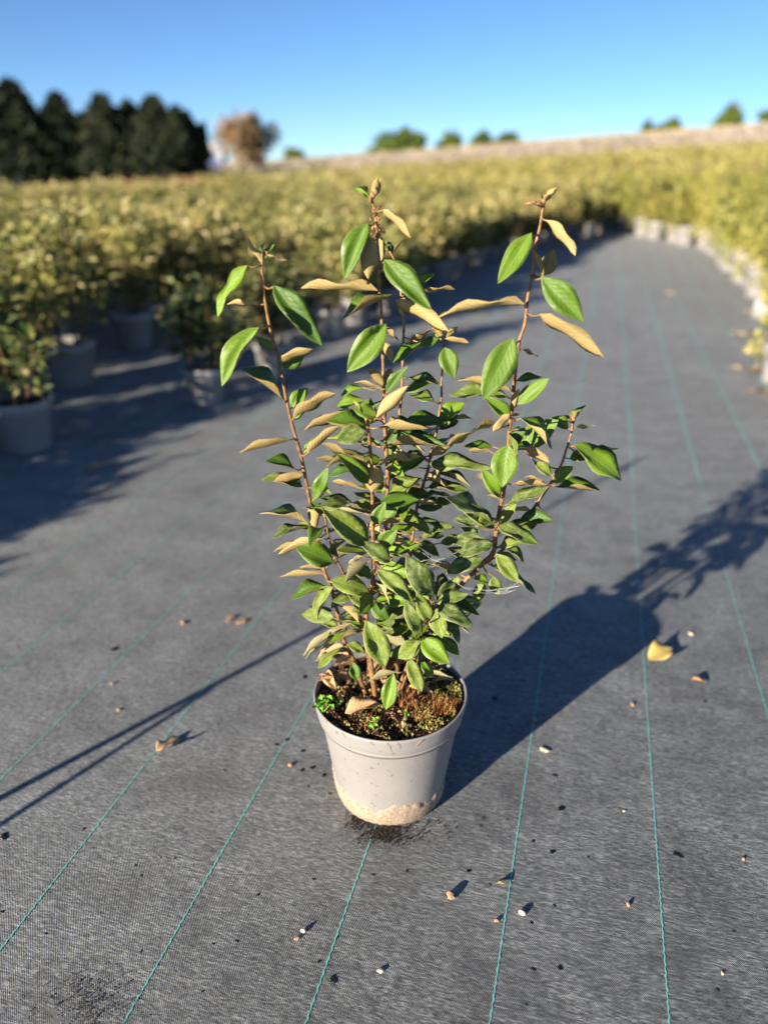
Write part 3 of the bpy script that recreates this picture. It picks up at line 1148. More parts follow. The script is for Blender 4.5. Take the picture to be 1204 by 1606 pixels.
# rusty moss stalks
x1, y1 = disc_pts(420, .034, sr_, .045, -.03)
x2, y2 = disc_pts(170, .018, sr_, .078, -.035)
x3, y3 = disc_pts(60, .02, sr_, -.03, -.07)
x, y = np.concatenate([x1, x2, x3]), np.concatenate([y1, y2, y3])
P = np.stack([x, y, [soil_h(a, b_) + .001 for a, b_ in zip(x, y)]], 1)
D = unit(sr_.normal(0, .45, P.shape) + np.array([0, 0, 1]))
L = sr_.uniform(.008, .02, len(P))
V, Q = leaf_quads(P, D, unit(sr_.normal(0, 1, P.shape)), L, np.full(len(P), .0008))
o = link('moss_stalks', fast_mesh('moss_stalks', V, Q, M['seta']), shrub)
o.location = (PX0, PY0, 0)
tag(o, kind='stuff')

# --- leaf meshes: closed blades, green above and tan below
def leaf_mesh(name, mt, mu, fold, curl, wave, seed, tip=None):
    r = random.Random(seed)
    tipk = tip or r.uniform(.72, .95)
    nx, ny = 9, 4
    V, F, FM, UV = [], [], [], []
    pw = r.uniform(.80, 1.0)
    bend, twist = r.uniform(-.05, .05), r.uniform(-.2, .2)
    asym = r.uniform(-.05, .05)
    ph_ = r.uniform(0, 6)
    for side in (0, 1):
        for i in range(nx + 1):
            t = i / nx
            w = math.sin(math.pi * min(1, t ** pw)) ** tipk if 0 < t < 1 else 0
            w = max(w, .018)
            for j in range(ny + 1):
                q = j / ny * 2 - 1
                y = q * w * .5 * (1 + asym * q)
                z = fold * (.45 * abs(y) + 1.25 * y * y) + wave * math.sin(t * 9 + ph_ + (1.5 if q > 0 else 0)) * q * q * w
                z += -curl * t * t + .25 * curl * t
                z += .007 * math.sin(t * 28 + abs(q) * -3) * abs(q) * w
                if side:
                    z -= .010 * (1 - abs(q) ** 4) + .003
                z += twist * (t - .3) * y
                V.append((t, y + bend * math.sin(math.pi * t), z))
                UV.append((q * .5 + .5, t))
    n1 = (nx + 1) * (ny + 1)
    for side in (0, 1):
        for i in range(nx):
            for j in range(ny):
                a = side * n1 + i * (ny + 1) + j
                for f in ((a, a + ny + 1, a + ny + 2), (a, a + ny + 2, a + 1)):
                    F.append(f if side == 0 else f[::-1])
                    FM.append(side)
    for i in range(nx):
        for j in (0, ny):
            a = i * (ny + 1) + j
            f = (a, n1 + a, n1 + a + ny + 1, a + ny + 1)
            F.append(f if j == 0 else f[::-1])
            FM.append(1)
    me = bpy.data.meshes.new(name)
    me.from_pydata(V, [], F)
    me.materials.append(mt)
    me.materials.append(mu)
    me.polygons.foreach_set('material_index', FM)
    me.polygons.foreach_set('use_smooth', [True] * len(F))
    ul = me.uv_layers.new(name='UVMap')
    for lp in me.loops:
        ul.data[lp.index].uv = UV[lp.vertex_index]
    me.update()
    return me


FOLDS = [(.42, .10, .05), (.30, .18, .07), (.55, .05, .04), (.20, .22, .09), (.38, -.06, .06), (.62, .14, .05),
         (.35, .26, .09), (.50, .08, .03), (.15, .12, .10), (.44, .20, .08), (.25, -.10, .05), (.55, .16, .06)]
LEAF = {'n': [leaf_mesh('leaf', M['leaf'], M['under'], f, c, w, i) for i, (f, c, w) in enumerate(FOLDS)],
        'o': [leaf_mesh('leaf', M['leaf_old'], M['under_old'], f * .8, c, w, 20 + i) for i, (f, c, w) in enumerate(FOLDS)],
        'b': [leaf_mesh('leaf', M['dead'], M['dead'], f * 1.2, c * 1.6, w * 1.7, 40 + i) for i, (f, c, w) in enumerate(FOLDS)],
        'y': [leaf_mesh('leaf', M['yellow_leaf'], M['under'], f, c, w * 1.6, 60 + i) for i, (f, c, w) in enumerate(FOLDS[:2])]}

for kk_, a_, b_ in (('n', 'leaf', 'under'), ('o', 'leaf_old', 'under_old')):
    LEAF[kk_ + 'u'] = [leaf_mesh('leaf', M[a_], M[b_], f, c, w, 80 + i, t) for i, (f, c, w, t) in enumerate([(.10, .10, .06, .55), (.18, .05, .09, .62), (.05, .16, .10, .58), (.22, -.05, .05, .66), (.12, .22, .08, .6)])]

# --- stems: pixel polylines from the photograph, each with its own depth offset from the pot axis (bottom, top)
STEMS = {
    'A': ([(575, 1062), (556, 1040), (548, 1022), (538, 1000), (527, 952), (518, 918), (508, 893), (497, 840), (485, 780), (472, 715), (458, 665), (447, 615), (438, 565), (426, 525), (417, 480), (412, 435), (411, 398)], (.00, -.03), (.0034, .0016)),
    'B': ([(585, 1040), (566, 970), (545, 915), (536, 893), (522, 865), (513, 830), (509, 803)], (.01, -.05), (.0024, .0012)),
    'C': ([(590, 1066), (578, 1010), (574, 968), (581, 930), (586, 895), (585, 850), (584, 800), (584, 750), (580, 700), (577, 668), (575, 655)], (-.02, -.07), (.0038, .0018)),
    'D': ([(606, 1060), (596, 960), (600, 880), (605, 815), (608, 755), (606, 715), (603, 660), (602, 615), (600, 547), (598, 494), (596, 467), (593, 440), (595, 415), (592, 383), (590, 350), (586, 325), (582, 308)], (.02, .01), (.0036, .0013)),
    'E': ([(612, 1050), (612, 900), (616, 780), (623, 680), (630, 610), (632, 540), (633, 505), (629, 467), (627, 440), (618, 408), (611, 395)], (.04, .07), (.0028, .0012)),
    'G': ([(620, 1058), (630, 990), (640, 900), (648, 830), (656, 785), (664, 759), (672, 733), (675, 712), (684, 678), (688, 652), (692, 625), (692, 602), (694, 570), (697, 532)], (.03, .06), (.0030, .0013)),
    'H': ([(622, 1064), (645, 1035), (668, 990), (690, 950), (708, 930), (728, 912), (752, 888), (773, 866), (777, 838), (783, 800), (790, 768), (795, 725), (798, 680), (803, 636), (808, 579), (814, 534), (823, 507), (827, 468), (834, 430), (838, 390), (845, 362), (851, 325), (852, 316)], (.00, .0), (.0046, .0015)),
    'J': ([(752, 890), (785, 865), (815, 828), (842, 789), (857, 767), (868, 750), (880, 728), (888, 703), (895, 682), (898, 658)], (.02, .06), (.0026, .0015)),
    'L': ([(612, 1062), (640, 1040), (655, 1012), (668, 985), (679, 955), (683, 945)], (-.03, -.05), (.0024, .0018)),
}
stem3, stem_px = {}, {}
for k, (pl, (d0, d1), (r0, r1)) in STEMS.items():
    n = len(pl)
    P3 = []
    for i, (x, y) in enumerate(pl):
        t = i / (n - 1)
        P3.append(at(x, y, PY0 + d0 + (d1 - d0) * t ** .8))
    if k == 'J':
        P3[0] = stem3['H'][6].copy() if False else at(752, 888, PY0 + .0)
    for q in P3[:1]:
        if k != 'J':
            q.z = min(q.z, SZ - .006)
    stem3[k] = P3
    stem_px[k] = pl

SV = {k: ([], []) for k in STEMS}
stem_ob = {}
for k, (pl, dd, (r0, r1)) in STEMS.items():
    P = spline(stem3[k], 5)
    n = len(P)
    rr = [(r0 + (r1 - r0) * (i / (n - 1)) ** .7) * (1 + .10 * math.sin(i * 2.3 + ord(k))) for i in range(n)]
    tube(P, rr, 9, *SV[k])


def nearest(x, y, only=None):
    best = None
    for k, pl in stem_px.items():
        if only and k not in only:
            continue
        for i in range(len(pl) - 1):
            ax, ay = pl[i]
            bx, by = pl[i + 1]
            dx, dy = bx - ax, by - ay
            t = max(0, min(1, ((x - ax) * dx + (y - ay) * dy) / (dx * dx + dy * dy)))
            d = math.hypot(ax + t * dx - x, ay + t * dy - y)
            if best is None or d < best[0]:
                best = (d, k, stem3[k][i].lerp(stem3[k][i + 1], t))
    return best


# leaves: stem, base px, tip px, apparent width px, tilt of the upper face (0 to the lens, + turned up, 180 underside), kind, forward shift of base (cm), forward lean of tip
LV_ = '''
A 388 416 334 491 20 48 n 1 .3
A 408 478 358 472 12 128 n 0 -.2
A 416 393 449 411 9 -112 n 0 0
A 428 447 506 538 42 14 n 2 .25
A 406 513 345 604 25 40 n 2 .3
A 428 550 401 528 16 20 n 1 .1
A 438 566 490 545 20 134 n 1 0
A 442 574 480 557 18 -28 n 0 -.2
A 447 628 380 574 21 74 n 2 .2
A 458 640 482 608 24 18 n -1 -.3
A 460 655 522 608 21 126 n 2 .2
A 460 658 481 637 11 -20 n 1 0
A 455 690 376 712 24 112 n 1 .2
A 476 712 487 690 8 30 n 0 0
A 474 715 466 700 7 30 n 0 0
A 482 711 532 670 22 112 n 1 .2
A 482 703 511 684 15 20 n 0 -.2
A 462 735 417 722 20 52 n 2 .2
A 476 745 430 754 26 152 n 1 .1
A 491 785 513 735 24 8 n 2 .2
A 484 820 411 794 17 84 n 2 .1
A 494 832 500 785 22 158 n 2 .3
A 488 828 469 820 18 10 o 0 0
B 508 845 436 865 16 122 n 1 .1
A 497 850 430 858 12 132 n 0 -.2
B 523 882 465 858 40 8 n 2 .3
A 515 890 469 888 10 130 n 0 .1
A 508 900 439 906 11 110 n 0 .1
A 514 922 453 936 22 50 n 1 .2
A 523 920 490 974 20 60 o 2 .3
A 538 922 522 958 16 -38 o 1 .2
A 528 983 503 975 18 30 o 0 -.2
A 534 983 476 1030 15 122 o 2 .3
A 525 1002 476 1027 10 102 o 1 .2
A 555 980 505 1002 15 130 o 2 .2
A 538 1013 497 1028 10 130 b 1 .1
A 545 1028 525 1040 13 130 b 1 .1
A 545 1010 571 1022 22 20 o 1 .1
A 552 1038 561 1068 20 4 n 2 .4
C 578 855 506 794 42 14 o 4 .3
C 580 800 495 784 22 82 o 3 .2
D 560 795 495 782 14 44 o 1 0
C 575 866 527 866 27 58 o 2 .3
C 566 872 546 884 14 150 o 1 .2
C 612 881 566 850 27 12 o 5 .2
C 577 926 520 909 33 16 o 3 .3
C 573 949 543 925 24 16 o 2 .2
C 583 906 555 893 26 30 n 1 .2
C 574 973 604 1047 42 0 o 4 .4
C 582 945 610 971 27 6 n 3 .3
C 567 960 551 957 9 40 o 1 0
C 540 975 568 976 18 20 o -1 0
C 568 986 547 972 13 30 n 1 0
C 583 772 588 726 36 176 n 2 .3
C 578 758 531 712 27 14 n 3 .3
C 578 736 530 705 26 28 n 1 .1
C 576 731 508 688 12 112 n 3 .2
C 575 672 513 655 24 50 n 3 .2
C 572 676 527 693 35 8 o 4 .3
C 545 674 512 660 9 116 n 1 .1
C 574 668 533 645 22 26 n 1 -.2
D 558 645 474 668 20 142 n 2 .2
C 540 726 496 715 12 130 n 1 .1
C 556 735 515 743 17 48 n 1 .1
C 560 764 521 754 13 122 n 0 .1
C 590 655 640 607 22 160 n 3 .2
C 574 660 557 626 12 100 n 3 .1
C 588 652 553 640 25 18 n 3 .2
D 570 628 528 634 21 46 n 1 .1
D 570 608 533 617 13 56 n 0 0
D 576 350 539 436 35 22 n 2 .3
D 584 373 578 437 31 166 n 2 .3
D 598 372 597 411 22 -150 n -1 0
D 600 328 646 371 17 126 n 1 .1
D 592 455 472 448 15 116 n 1 .1
D 615 462 533 496 24 80 n 2 .1
D 602 407 676 487 42 14 n 3 .3
D 595 427 613 416 13 150 n 0 0
E 620 470 707 517 27 142 n 3 .3
E 632 497 625 478 14 150 n 1 .1
E 655 445 682 428 14 30 n 1 -.1
E 655 462 712 446 15 100 n 0 -.1
D 605 508 544 583 46 4 n 3 .3
D 602 512 627 533 11 122 n 1 .1
E 688 530 614 564 22 62 n 2 .3
D 604 537 614 566 16 160 n 1 .1
E 640 541 676 513 12 122 n 0 -.1
D 600 605 577 574 18 150 n 2 .2
D 602 604 614 577 18 -164 n 1 0
D 600 612 557 594 12 116 n 2 .1
D 606 616 638 574 19 18 n 3 .2
D 628 618 674 597 17 54 n 1 0
G 682 630 644 617 18 54 o 1 .1
G 691 603 632 594 16 64 o 0 -.2
D 590 700 560 690 20 110 n 0 0
D 606 722 626 690 26 20 o -1 -.1
D 598 700 699 692 19 56 n 4 .3
G 701 663 624 668 27 40 n 3 .3
D 610 716 659 713 17 142 n 2 .2
G 668 717 620 743 23 26 n 3 .2
G 658 712 632 719 12 40 n 1 0
G 663 750 594 790 27 60 o 4 .3
G 635 776 674 772 25 36 o 1 .1
C 588 822 604 788 23 6 n 3 .2
D 597 812 626 777 29 22 n 1 .1
G 650 786 686 788 11 130 o 2 .1
G 655 796 712 786 23 26 o 1 .1
G 672 726 770 730 23 36 o 3 .4
G 676 716 710 692 21 142 n 2 .1
H 777 663 696 692 20 106 n 2 .3
G 671 764 735 762 21 56 o 2 .2
H 772 700 726 703 17 46 n 0 0
H 770 709 734 706 9 122 n 1 .1
H 797 698 787 764 58 0 n 4 .3
H 784 780 757 736 25 8 n 1 .2
H 788 786 762 772 11 110 n 2 .2
H 795 791 858 768 23 58 o 2 .2
H 775 814 702 775 25 72 o 3 .2
H 775 828 717 787 27 16 o 2 .2
H 786 822 808 789 20 16 o 1 0
H 780 826 846 848 29 36 o 3 .3
H 784 858 820 849 15 30 o 1 .1
H 792 858 823 881 15 42 o 0 0
H 777 868 813 914 29 8 o 4 .3
H 790 900 845 926 15 56 o 1 .1
H 772 852 717 868 29 30 o 3 .3
H 757 876 697 896 29 20 o 4 .3
H 773 903 781 933 23 14 o 2 .2
H 766 913 742 906 15 26 n 2 .2
H 772 888 791 893 12 30 n 1 .1
H 760 916 746 945 27 24 o 0 0
H 780 868 809 879 15 30 o -1 -.1
J 812 820 867 814 25 36 n 1 .2
J 838 785 850 799 9 120 o 0 .1
H 833 365 781 447 35 16 n 2 .3
H 856 345 907 395 18 130 n 1 .2
H 851 432 868 391 29 180 n -1 -.2
H 851 434 835 391 12 150 n 1 0
H 848 434 915 504 46 6 n 3 .3
H 846 492 949 556 28 142 n 2 .2
H 805 531 756 627 52 0 n 3 .3
H 816 548 845 557 11 108 n 0 0
H 810 597 852 593 14 46 n 1 0
H 812 634 862 594 27 16 n 2 .2
H 805 642 813 609 12 162 n 2 .1
H 802 614 719 585 15 122 n 1 .2
H 796 622 707 612 23 46 o 1 .2
H 800 654 760 622 25 12 n 2 .1
H 799 650 771 676 17 152 n 3 .2
H 802 654 817 645 10 130 n 1 0
H 822 476 683 480 21 120 n 2 .2
G 697 545 712 593 33 8 n 3 .3
G 697 532 735 539 10 120 n 1 0
G 689 657 727 631 27 16 n 1 -.1
G 688 673 719 659 20 36 o 0 0
H 815 655 871 699 25 72 n 3 .2
J 814 702 876 659 42 8 n 0 .1
H 803 700 822 671 23 16 n 1 .1
J 891 673 864 655 25 26 n 0 -.1
H 822 702 862 722 17 142 n 2 .2
J 900 698 981 748 42 42 n 2 .2
J 893 720 927 711 23 26 n 0 -.1
J 925 712 970 705 10 60 n 0 -.2
J 899 672 932 665 8 108 n 0 0
J 872 764 942 768 17 56 n 1 .1
J 866 757 899 732 25 16 n 0 0
H 808 758 858 758 13 122 n 1 .1
J 852 756 820 744 11 120 n 1 .1
J 864 745 838 724 19 20 o 0 0
C 598 857 621 831 27 6 n 3 .3
D 606 867 658 856 25 36 n 3 .3
D 650 831 614 826 15 46 n 2 .1
D 628 812 678 837 23 36 o 2 .2
D 612 814 659 805 23 30 o 0 0
G 655 816 694 822 13 40 o 0 0
G 676 833 712 825 17 30 o 0 0
H 745 824 711 813 19 30 o 0 0
G 690 852 729 842 17 30 o 0 0
L 680 936 643 877 42 8 o 4 .4
C 590 893 651 946 29 14 o 5 .4
D 640 902 616 898 15 30 n 2 .2
C 620 928 592 925 13 40 n 2 .2
L 661 996 639 946 28 8 o 4 .3
L 674 974 655 934 27 6 o 5 .4
L 684 955 692 1002 29 14 o 3 .3
L 686 950 743 981 31 24 o 4 .3
L 683 946 731 930 27 24 o 2 .2
L 688 970 723 1008 21 36 o 2 .2
L 690 968 724 992 17 36 o 1 .1
L 686 1000 722 1028 21 30 o 2 .2
L 661 1002 704 1041 36 10 n 4 .4
L 659 1005 624 1032 36 10 o 4 .4
L 642 1015 611 1030 19 20 n 3 .2
L 640 1033 662 1086 27 6 o 3 .4
L 660 1037 681 1063 19 16 n 1 .2
C 617 1056 604 1114 27 4 n 3 .4
C 600 986 629 972 15 40 o 1 0
C 604 992 641 990 19 30 o 2 .1
L 656 1000 634 990 21 20 o 2 .1
H 735 880 700 860 20 40 o -2 0
H 720 905 700 930 18 20 o -1 0
D 640 860 672 880 18 30 o -2 0
G 650 850 690 872 20 30 o -2 0
D 605 905 634 925 20 20 n -1 0
D 615 790 640 800 16 30 o -1 0
H 750 845 725 826 16 30 o -2 0
D 628 950 660 920 20 20 o -1 0
'''
lr = random.Random(3)
for k in STEMS:
    stem_ob[k] = None
leaf_specs = []
for line in LV_.strip().splitlines():
    f = line.split()
    k = f[0]
    bx, by, tx, ty, w, rl = map(float, f[1:7])
    kd, fs, lean = f[7], float(f[8]), float(f[9])
    d, kk, S = nearest(bx, by, {k})
    B = at(bx, by, S.y - fs * .010)
    scale = FPX / depth(B)
    plen = math.hypot(tx - bx, ty - by) / scale
    T = at(tx, ty, B.y - lean * plen)
    leaf_specs.append((k, S, B, T, w / scale, R(rl), kd))
    # petiole
    mid = S.lerp(B, .5) + Vector((0, 0, -.15 * (B - S).length if (B - S).length > .012 else 0))
    if (B - S).length > .0015:
        tube([S, mid, B + (T - B) * .03], [.0013, .0010, .0009], 6, *SV[k])

# smaller leaves that fill the middle of the shrub, on every side of the stems
fr_ = random.Random(21)
for i in range(185):
    k = fr_.choice('BCCCDDDEGGGHHLLA') if i < 140 else fr_.choice('ACCDGLLH')
    P3, pl = stem3[k], stem_px[k]
    for _ in range(30):
        j = fr_.randrange(len(pl) - 1)
        t = fr_.random()
        py = pl[j][1] + (pl[j + 1][1] - pl[j][1]) * t
        px = pl[j][0] + (pl[j + 1][0] - pl[j][0]) * t
        if i >= 140:
            if 925 < py < 1045:
                break
            continue
        if (655 < py < 1035 and k not in 'A') or (740 < py < 1010 and k == 'A' and fr_.random() < .5):
            break
    else:
        continue
    S = P3[j].lerp(P3[j + 1], t)
    a = fr_.uniform(0, 2 * math.pi)
    d = Vector((math.cos(a), math.sin(a) * .9, fr_.uniform(-.15, .55))).normalized()
    B = S + d * fr_.uniform(.006, .014)
    L = fr_.uniform(.034, .058)
    T = B + d * L + Vector((0, 0, -.008))
    # blades lie roughly level with a random roll
    leaf_specs.append((k, S, B, T, None, fr_.gauss(0, .7), 'o' if fr_.random() < (.65 if py > 780 else .35) else 'n'))
    tube([S, S.lerp(B, .5) + Vector((0, 0, -.001)), B + (T - B) * .03], [.0013, .0010, .0009], 6, *SV[k])

for k in STEMS:                              # small young leaves at each growing tip
    if k == 'L':
        continue
    S0, S1 = stem3[k][-2], stem3[k][-1]
    up0 = (S1 - S0).normalized()
    for i in range(5):
        S = S1.lerp(S0, fr_.uniform(0, .45))
        a = fr_.uniform(0, 6.28)
        d = (Vector((math.cos(a), math.sin(a), 0)) * .8 + up0 * fr_.uniform(.4, 1.3)).normalized()
        B = S + d * .003
        leaf_specs.append((k, S, B, B + d * fr_.uniform(.014, .028), None, fr_.gauss(0, .9), 'n'))

# growing tips and buds
for k, pts in (('D', [(586, 325), (580, 318), (584, 300), (589, 303)]), ('H', [(851, 325), (838, 322), (852, 312), (822, 320)]), ('J', [(898, 658), (899, 655), (897, 652), (901, 656)])):
    S = stem3[k][-1]
    for q in pts[1:]:
        E_ = at(q[0], q[1], S.y - .004)
        tube([S + Vector((0, 0, -.006)), S.lerp(E_, .55) + Vector((0, -.002, .001)), E_], [.0016, .0026, .0006], 6, *SV[k])
bud_r = random.Random(9)
for i in range(26):                          # clustered flower buds under the top of the middle stem
    c = at(590 + bud_r.gauss(0, 7), bud_r.uniform(322, 372), PY0 + .012)
    V_, F_ = SV['D']
    e = Vector((bud_r.uniform(-1, 1), -.6, bud_r.uniform(-1.4, .2))).normalized() * bud_r.uniform(.004, .008)
    tube([c, c + e * .5, c + e], [.0008, .0016, .0005], 6, V_, F_)

for k in STEMS:
    V_, F_ = SV[k]
    nring = 0
    o = obj('stem', V_, F_, M['bark'], shrub, smooth=True)
    stem_ob[k] = o
for (k, S, B, T, w, rl, kd) in leaf_specs:
    ax = T - B
    L = ax.length
    ax = ax / L
    c = (CAMP - (B + T) * .5).normalized()
    c = (c - ax * c.dot(ax)).normalized()
    u = ax.cross(c).normalized()
    img_up = Vector((0, sp, cp))
    sgn = u.dot(img_up)
    if abs(sgn) < .22:
        sgn = -u.x
    if sgn < 0:
        u = -u
    nrm = (c * math.cos(rl) + u * math.sin(rl)).normalized()
    if w is None:                            # a fill leaf: upper face to the sky
        w = L * lr.uniform(.40, .5)
        up_ = Vector((0, 0, 1)) - ax * ax.z
        up_.normalize()
        nrm = (up_ * math.cos(rl) + up_.cross(ax) * math.sin(rl)).normalized()
        rl = 0
    side = nrm.cross(ax).normalized()
    W = w / max(.30, abs(math.cos(rl)) * .92 + .12)
    W = max(.31 * L, min(.64 * L, W * .97))
    me = lr.choice(LEAF[kd])
    if 85 < abs(math.degrees(rl)) < 156 and kd in 'no':   # seen from below: flat slim blades
        me = lr.choice(LEAF[kd + 'u'])
        W = max(.22 * L, min(.40 * L, w / (abs(math.cos(rl)) * .95 + .18)))
    o = link('leaf', me, stem_ob[k])
    mtx = Matrix.Identity(4)
    for i in range(3):
        mtx[i][0] = ax[i] * L
        mtx[i][1] = side[i] * W
        mtx[i][2] = nrm[i] * L * .8
        mtx[i][3] = B[i]
    o.matrix_basis = mtx

# cobweb threads strung between the lower leaves
V, F = [], []
wr = random.Random(4)
Yw = PY0 - .055
for (x0, y0, x1, y1) in [(812, 920, 732, 922), (815, 917, 735, 925), (810, 925, 726, 926), (780, 928, 812, 913), (776, 930, 804, 925), (645, 885, 700, 882), (640, 880, 665, 878), (655, 905, 640, 875), (700, 882, 662, 868), (560, 905, 586, 890), (625, 925, 630, 958), (660, 880, 716, 866), (736, 924, 700, 928), (640, 900, 655, 880), (646, 912, 650, 880), (800, 917, 786, 930), (690, 878, 652, 893), (700, 900, 735, 925), (640, 890, 660, 905)]:
    a, b_ = at(x0, y0, Yw + wr.uniform(-.01, .015)), at(x1, y1, Yw + wr.uniform(-.01, .015))
    pts = [a.lerp(b_, t) + Vector((wr.gauss(0, .0008), 0, -.004 * math.sin(t * math.pi) + wr.gauss(0, .0007))) for t in (0, .2, .4, .6, .8, 1)]
    tube(pts, [.00016] * 6, 4, V, F)
obj('cobweb', V, F, M['web'], shrub)

# ------------------------------------------------------------------ loose things on the soil
def lying_leaf(name, P, az, L, Wr, kind, label, group=None, tilt=(0, 0), cat='leaf', v=0):
    """a dry leaf lying on a surface at P"""
    o = link(name, LEAF[kind][v % len(LEAF[kind])])
    o.location = P
    o.rotation_euler = (tilt[0], tilt[1], az)
    o.scale = (L, L * Wr, L)
    tag(o, label, cat, group)
    return o


def on_soil(px, py, dz=.004):
    p = gnd(px, py, SZ)
    x, y = p.x - PX0, p.y - PY0
    return Vector((p.x, p.y, soil_h(x, y) + dz))


lying_leaf('dry_leaf', on_soil(541, 1122, .006), R(12), .052, .50, 'b', 'large pale tan dead leaf lying on the soil in front of the stems', None, (R(10), R(-14)), v=0)
lying_leaf('dry_leaf', on_soil(545, 1075, .012), R(196), .046, .42, 'b', 'curled brown dead leaf against the pot rim under the outer stem', 'dead leaves on the potting soil', (R(30), R(-25)), v=1)
lying_leaf('dry_leaf', on_soil(527, 1090, .010), R(120), .040, .46, 'b', 'folded brown dead leaf just below the curled one at the rim', 'dead leaves on the potting soil', (R(-35), R(-15)), v=5)
lying_leaf('dry_leaf', on_soil(552, 1060, .016), R(170), .045, .40, 'b', 'brown dead leaf propped on the lowest twigs by the rim', 'dead leaves on the potting soil', (R(20), R(-30)), v=2)
lying_leaf('dry_leaf', on_soil(575, 1078, .010), R(48), .052, .38, 'b', 'tan dead leaf leaning upright between the stems', 'dead leaves on the potting soil', (R(40), R(-30)), v=4)
lying_leaf('dry_leaf', on_soil(590, 1070, .010), R(20), .045, .40, 'b', 'long tan dead leaf lying along the thick lowest twig', 'dead leaves on the potting soil', (R(25), R(-18)), v=0)
lying_leaf('dry_leaf', on_soil(628, 1142, .005), R(100), .036, .62, 'b', 'crumpled greyish dead leaf among the moss at the pot front', 'dead leaves on the potting soil', (R(12), R(-10)), v=3)
lying_leaf('dry_leaf', on_soil(676, 1082, .007), R(15), .036, .5, 'b', 'reddish dead leaf on the soil beside the mossy patch', 'dead leaves on the potting soil', (R(-20), R(-12)), v=1)
lying_leaf('dry_leaf', on_soil(640, 1090, .006), R(-30), .040, .4, 'b', 'narrow brown dead leaf half under the hanging dark leaf', 'dead leaves on the potting soil', (R(20), R(-10)), v=2)


for i, (px_, py_, az_, L_, dz_) in enumerate([(560, 1066, 205, .040, .02), (536, 1082, 160, .036, .012), (612, 1066, 10, .05, .012), (600, 1084, 70, .03, .008), (655, 1100, 40, .028, .006)]):
    lying_leaf('dry_leaf', on_soil(px_, py_, dz_), R(az_), L_, .42, 'b', 'small curled brown dead leaf caught among the stem bases', 'dead leaves among the stems', (R(25 - 12 * i), R(-22)), v=i)


def seedling(px, py, n, s, label, seed, dz=.0):
    r = np.random.default_rng(seed)
    P0 = on_soil(px, py, dz)
    P = np.zeros((n, 3))
    P[:, 2] = r.uniform(.3, 1, n) * s
    P[:, 0] = r.normal(0, .25 * s, n)
    P[:, 1] = r.normal(0, .25 * s, n)
    a = r.uniform(0, 6.28, n)
    D = unit(np.stack([np.cos(a), np.sin(a), r.uniform(0, .8, n)], 1))
    N = unit(np.stack([r.normal(0, .3, n), r.normal(-.4, .3, n), np.ones(n)], 1))
    L = s * r.uniform(.4, .7, n)
    V, Q = leaf_quads(P, D, N, L, L * .6)
    o = empty('weed_seedling', P0)
    tag(o, label, 'weed')
    link('leaves', fast_mesh('leaves', V, Q, M['weed']), o)
    V2, F2 = [], []
    for q in P[: max(3, n // 3)]:
        tube([(0, 0, -.003), tuple(q * .6), tuple(q)], [.0008, .0006, .0005], 5, V2, F2)
    obj('stalk', V2, F2, M['weed'], o)
    return o


seedling(507, 1122, 26, .022, 'bright green weed seedling at the pot rim under the outer stem', 1, .006)
seedling(586, 1149, 12, .014, 'tiny bright green weed seedling near the front of the pot', 2, .003)
seedling(531, 1108, 7, .009, 'minute green weed sprout behind the pale dead leaf', 3, .003)
seedling(636, 1130, 6, .009, 'minute green weed sprout beside the crumpled grey leaf', 5, .003)

# loose wet soil spilled from under the pot
r = np.random.default_rng(12)
px = np.concatenate([r.normal(602, 22, 620), r.normal(562, 12, 200), r.normal(650, 34, 90), r.normal(140, 34, 700)])
py = np.concatenate([r.normal(1308, 9, 620), r.normal(1289, 8, 200), r.normal(1305, 10, 90), r.normal(1568, 24, 700)])
P = np.array([gnd(a, b_) for a, b_ in zip(px, py)])
P[:, 2] = .0012
S = r.uniform(.0004, .0022, len(P)) * r.uniform(.5, 1.1, len(P)) * np.where(px < 300, .6, 1)
V, Q = lumps(P, S, r, .6)
M['wet_soil'] = island_leaf_mat('spilled_soil', [(0, (.010, .008, .006)), (.7, (.022, .015, .010)), (1, (.07, .045, .025))], .9, 0)
o = link('dirt', fast_mesh('dirt', V, Q, M['wet_soil']))
tag(o, 'dark loose soil spilled on the cloth beside the pot', 'soil', kind='stuff')


# crumbs, chips and leaf scraps on the cloth
def blob(name, px, py, size, mtl, label, group, cat, seed, flat=.6, elong=1.0, lobes=0):
    r = random.Random(seed)
    g0 = gnd(px, py)
    g = Vector((g0.x, g0.y, gzf(g0.x, g0.y)))
    V, F = [], []
    nu, nv = 12, 6
    az = r.uniform(0, 6.28)
    k1, k2 = r.uniform(0, 6), r.uniform(0, 6)
    for j in range(nv + 1):
        t = math.pi * j / nv
        for i in range(nu):
            a = 2 * math.pi * i / nu
            q = 1 + .22 * math.sin(2 * a + k1) + .16 * math.sin(3 * a + k2 + t) + (.28 * math.sin(5 * a + k1 * 2) if lobes else 0) + (r.uniform(-.28, .28) if name == 'chip' else r.uniform(-.10, .10))
            x, y, z = math.sin(t) * math.cos(a) * q * elong, math.sin(t) * math.sin(a) * q, math.cos(t)
            V.append((size * (x * math.cos(az) - y * math.sin(az)), size * (x * math.sin(az) + y * math.cos(az)), size * flat * (z + .82)))
    for j in range(nv):
        for i in range(nu):
            F.append((j * nu + i, (j + 1) * nu + i, (j + 1) * nu + (i + 1) % nu, j * nu + (i + 1) % nu))
    o = obj(name, V, F, mtl, smooth=(name != 'chip'))
    o.location = g
    tag(o, label, cat, group)
    return o


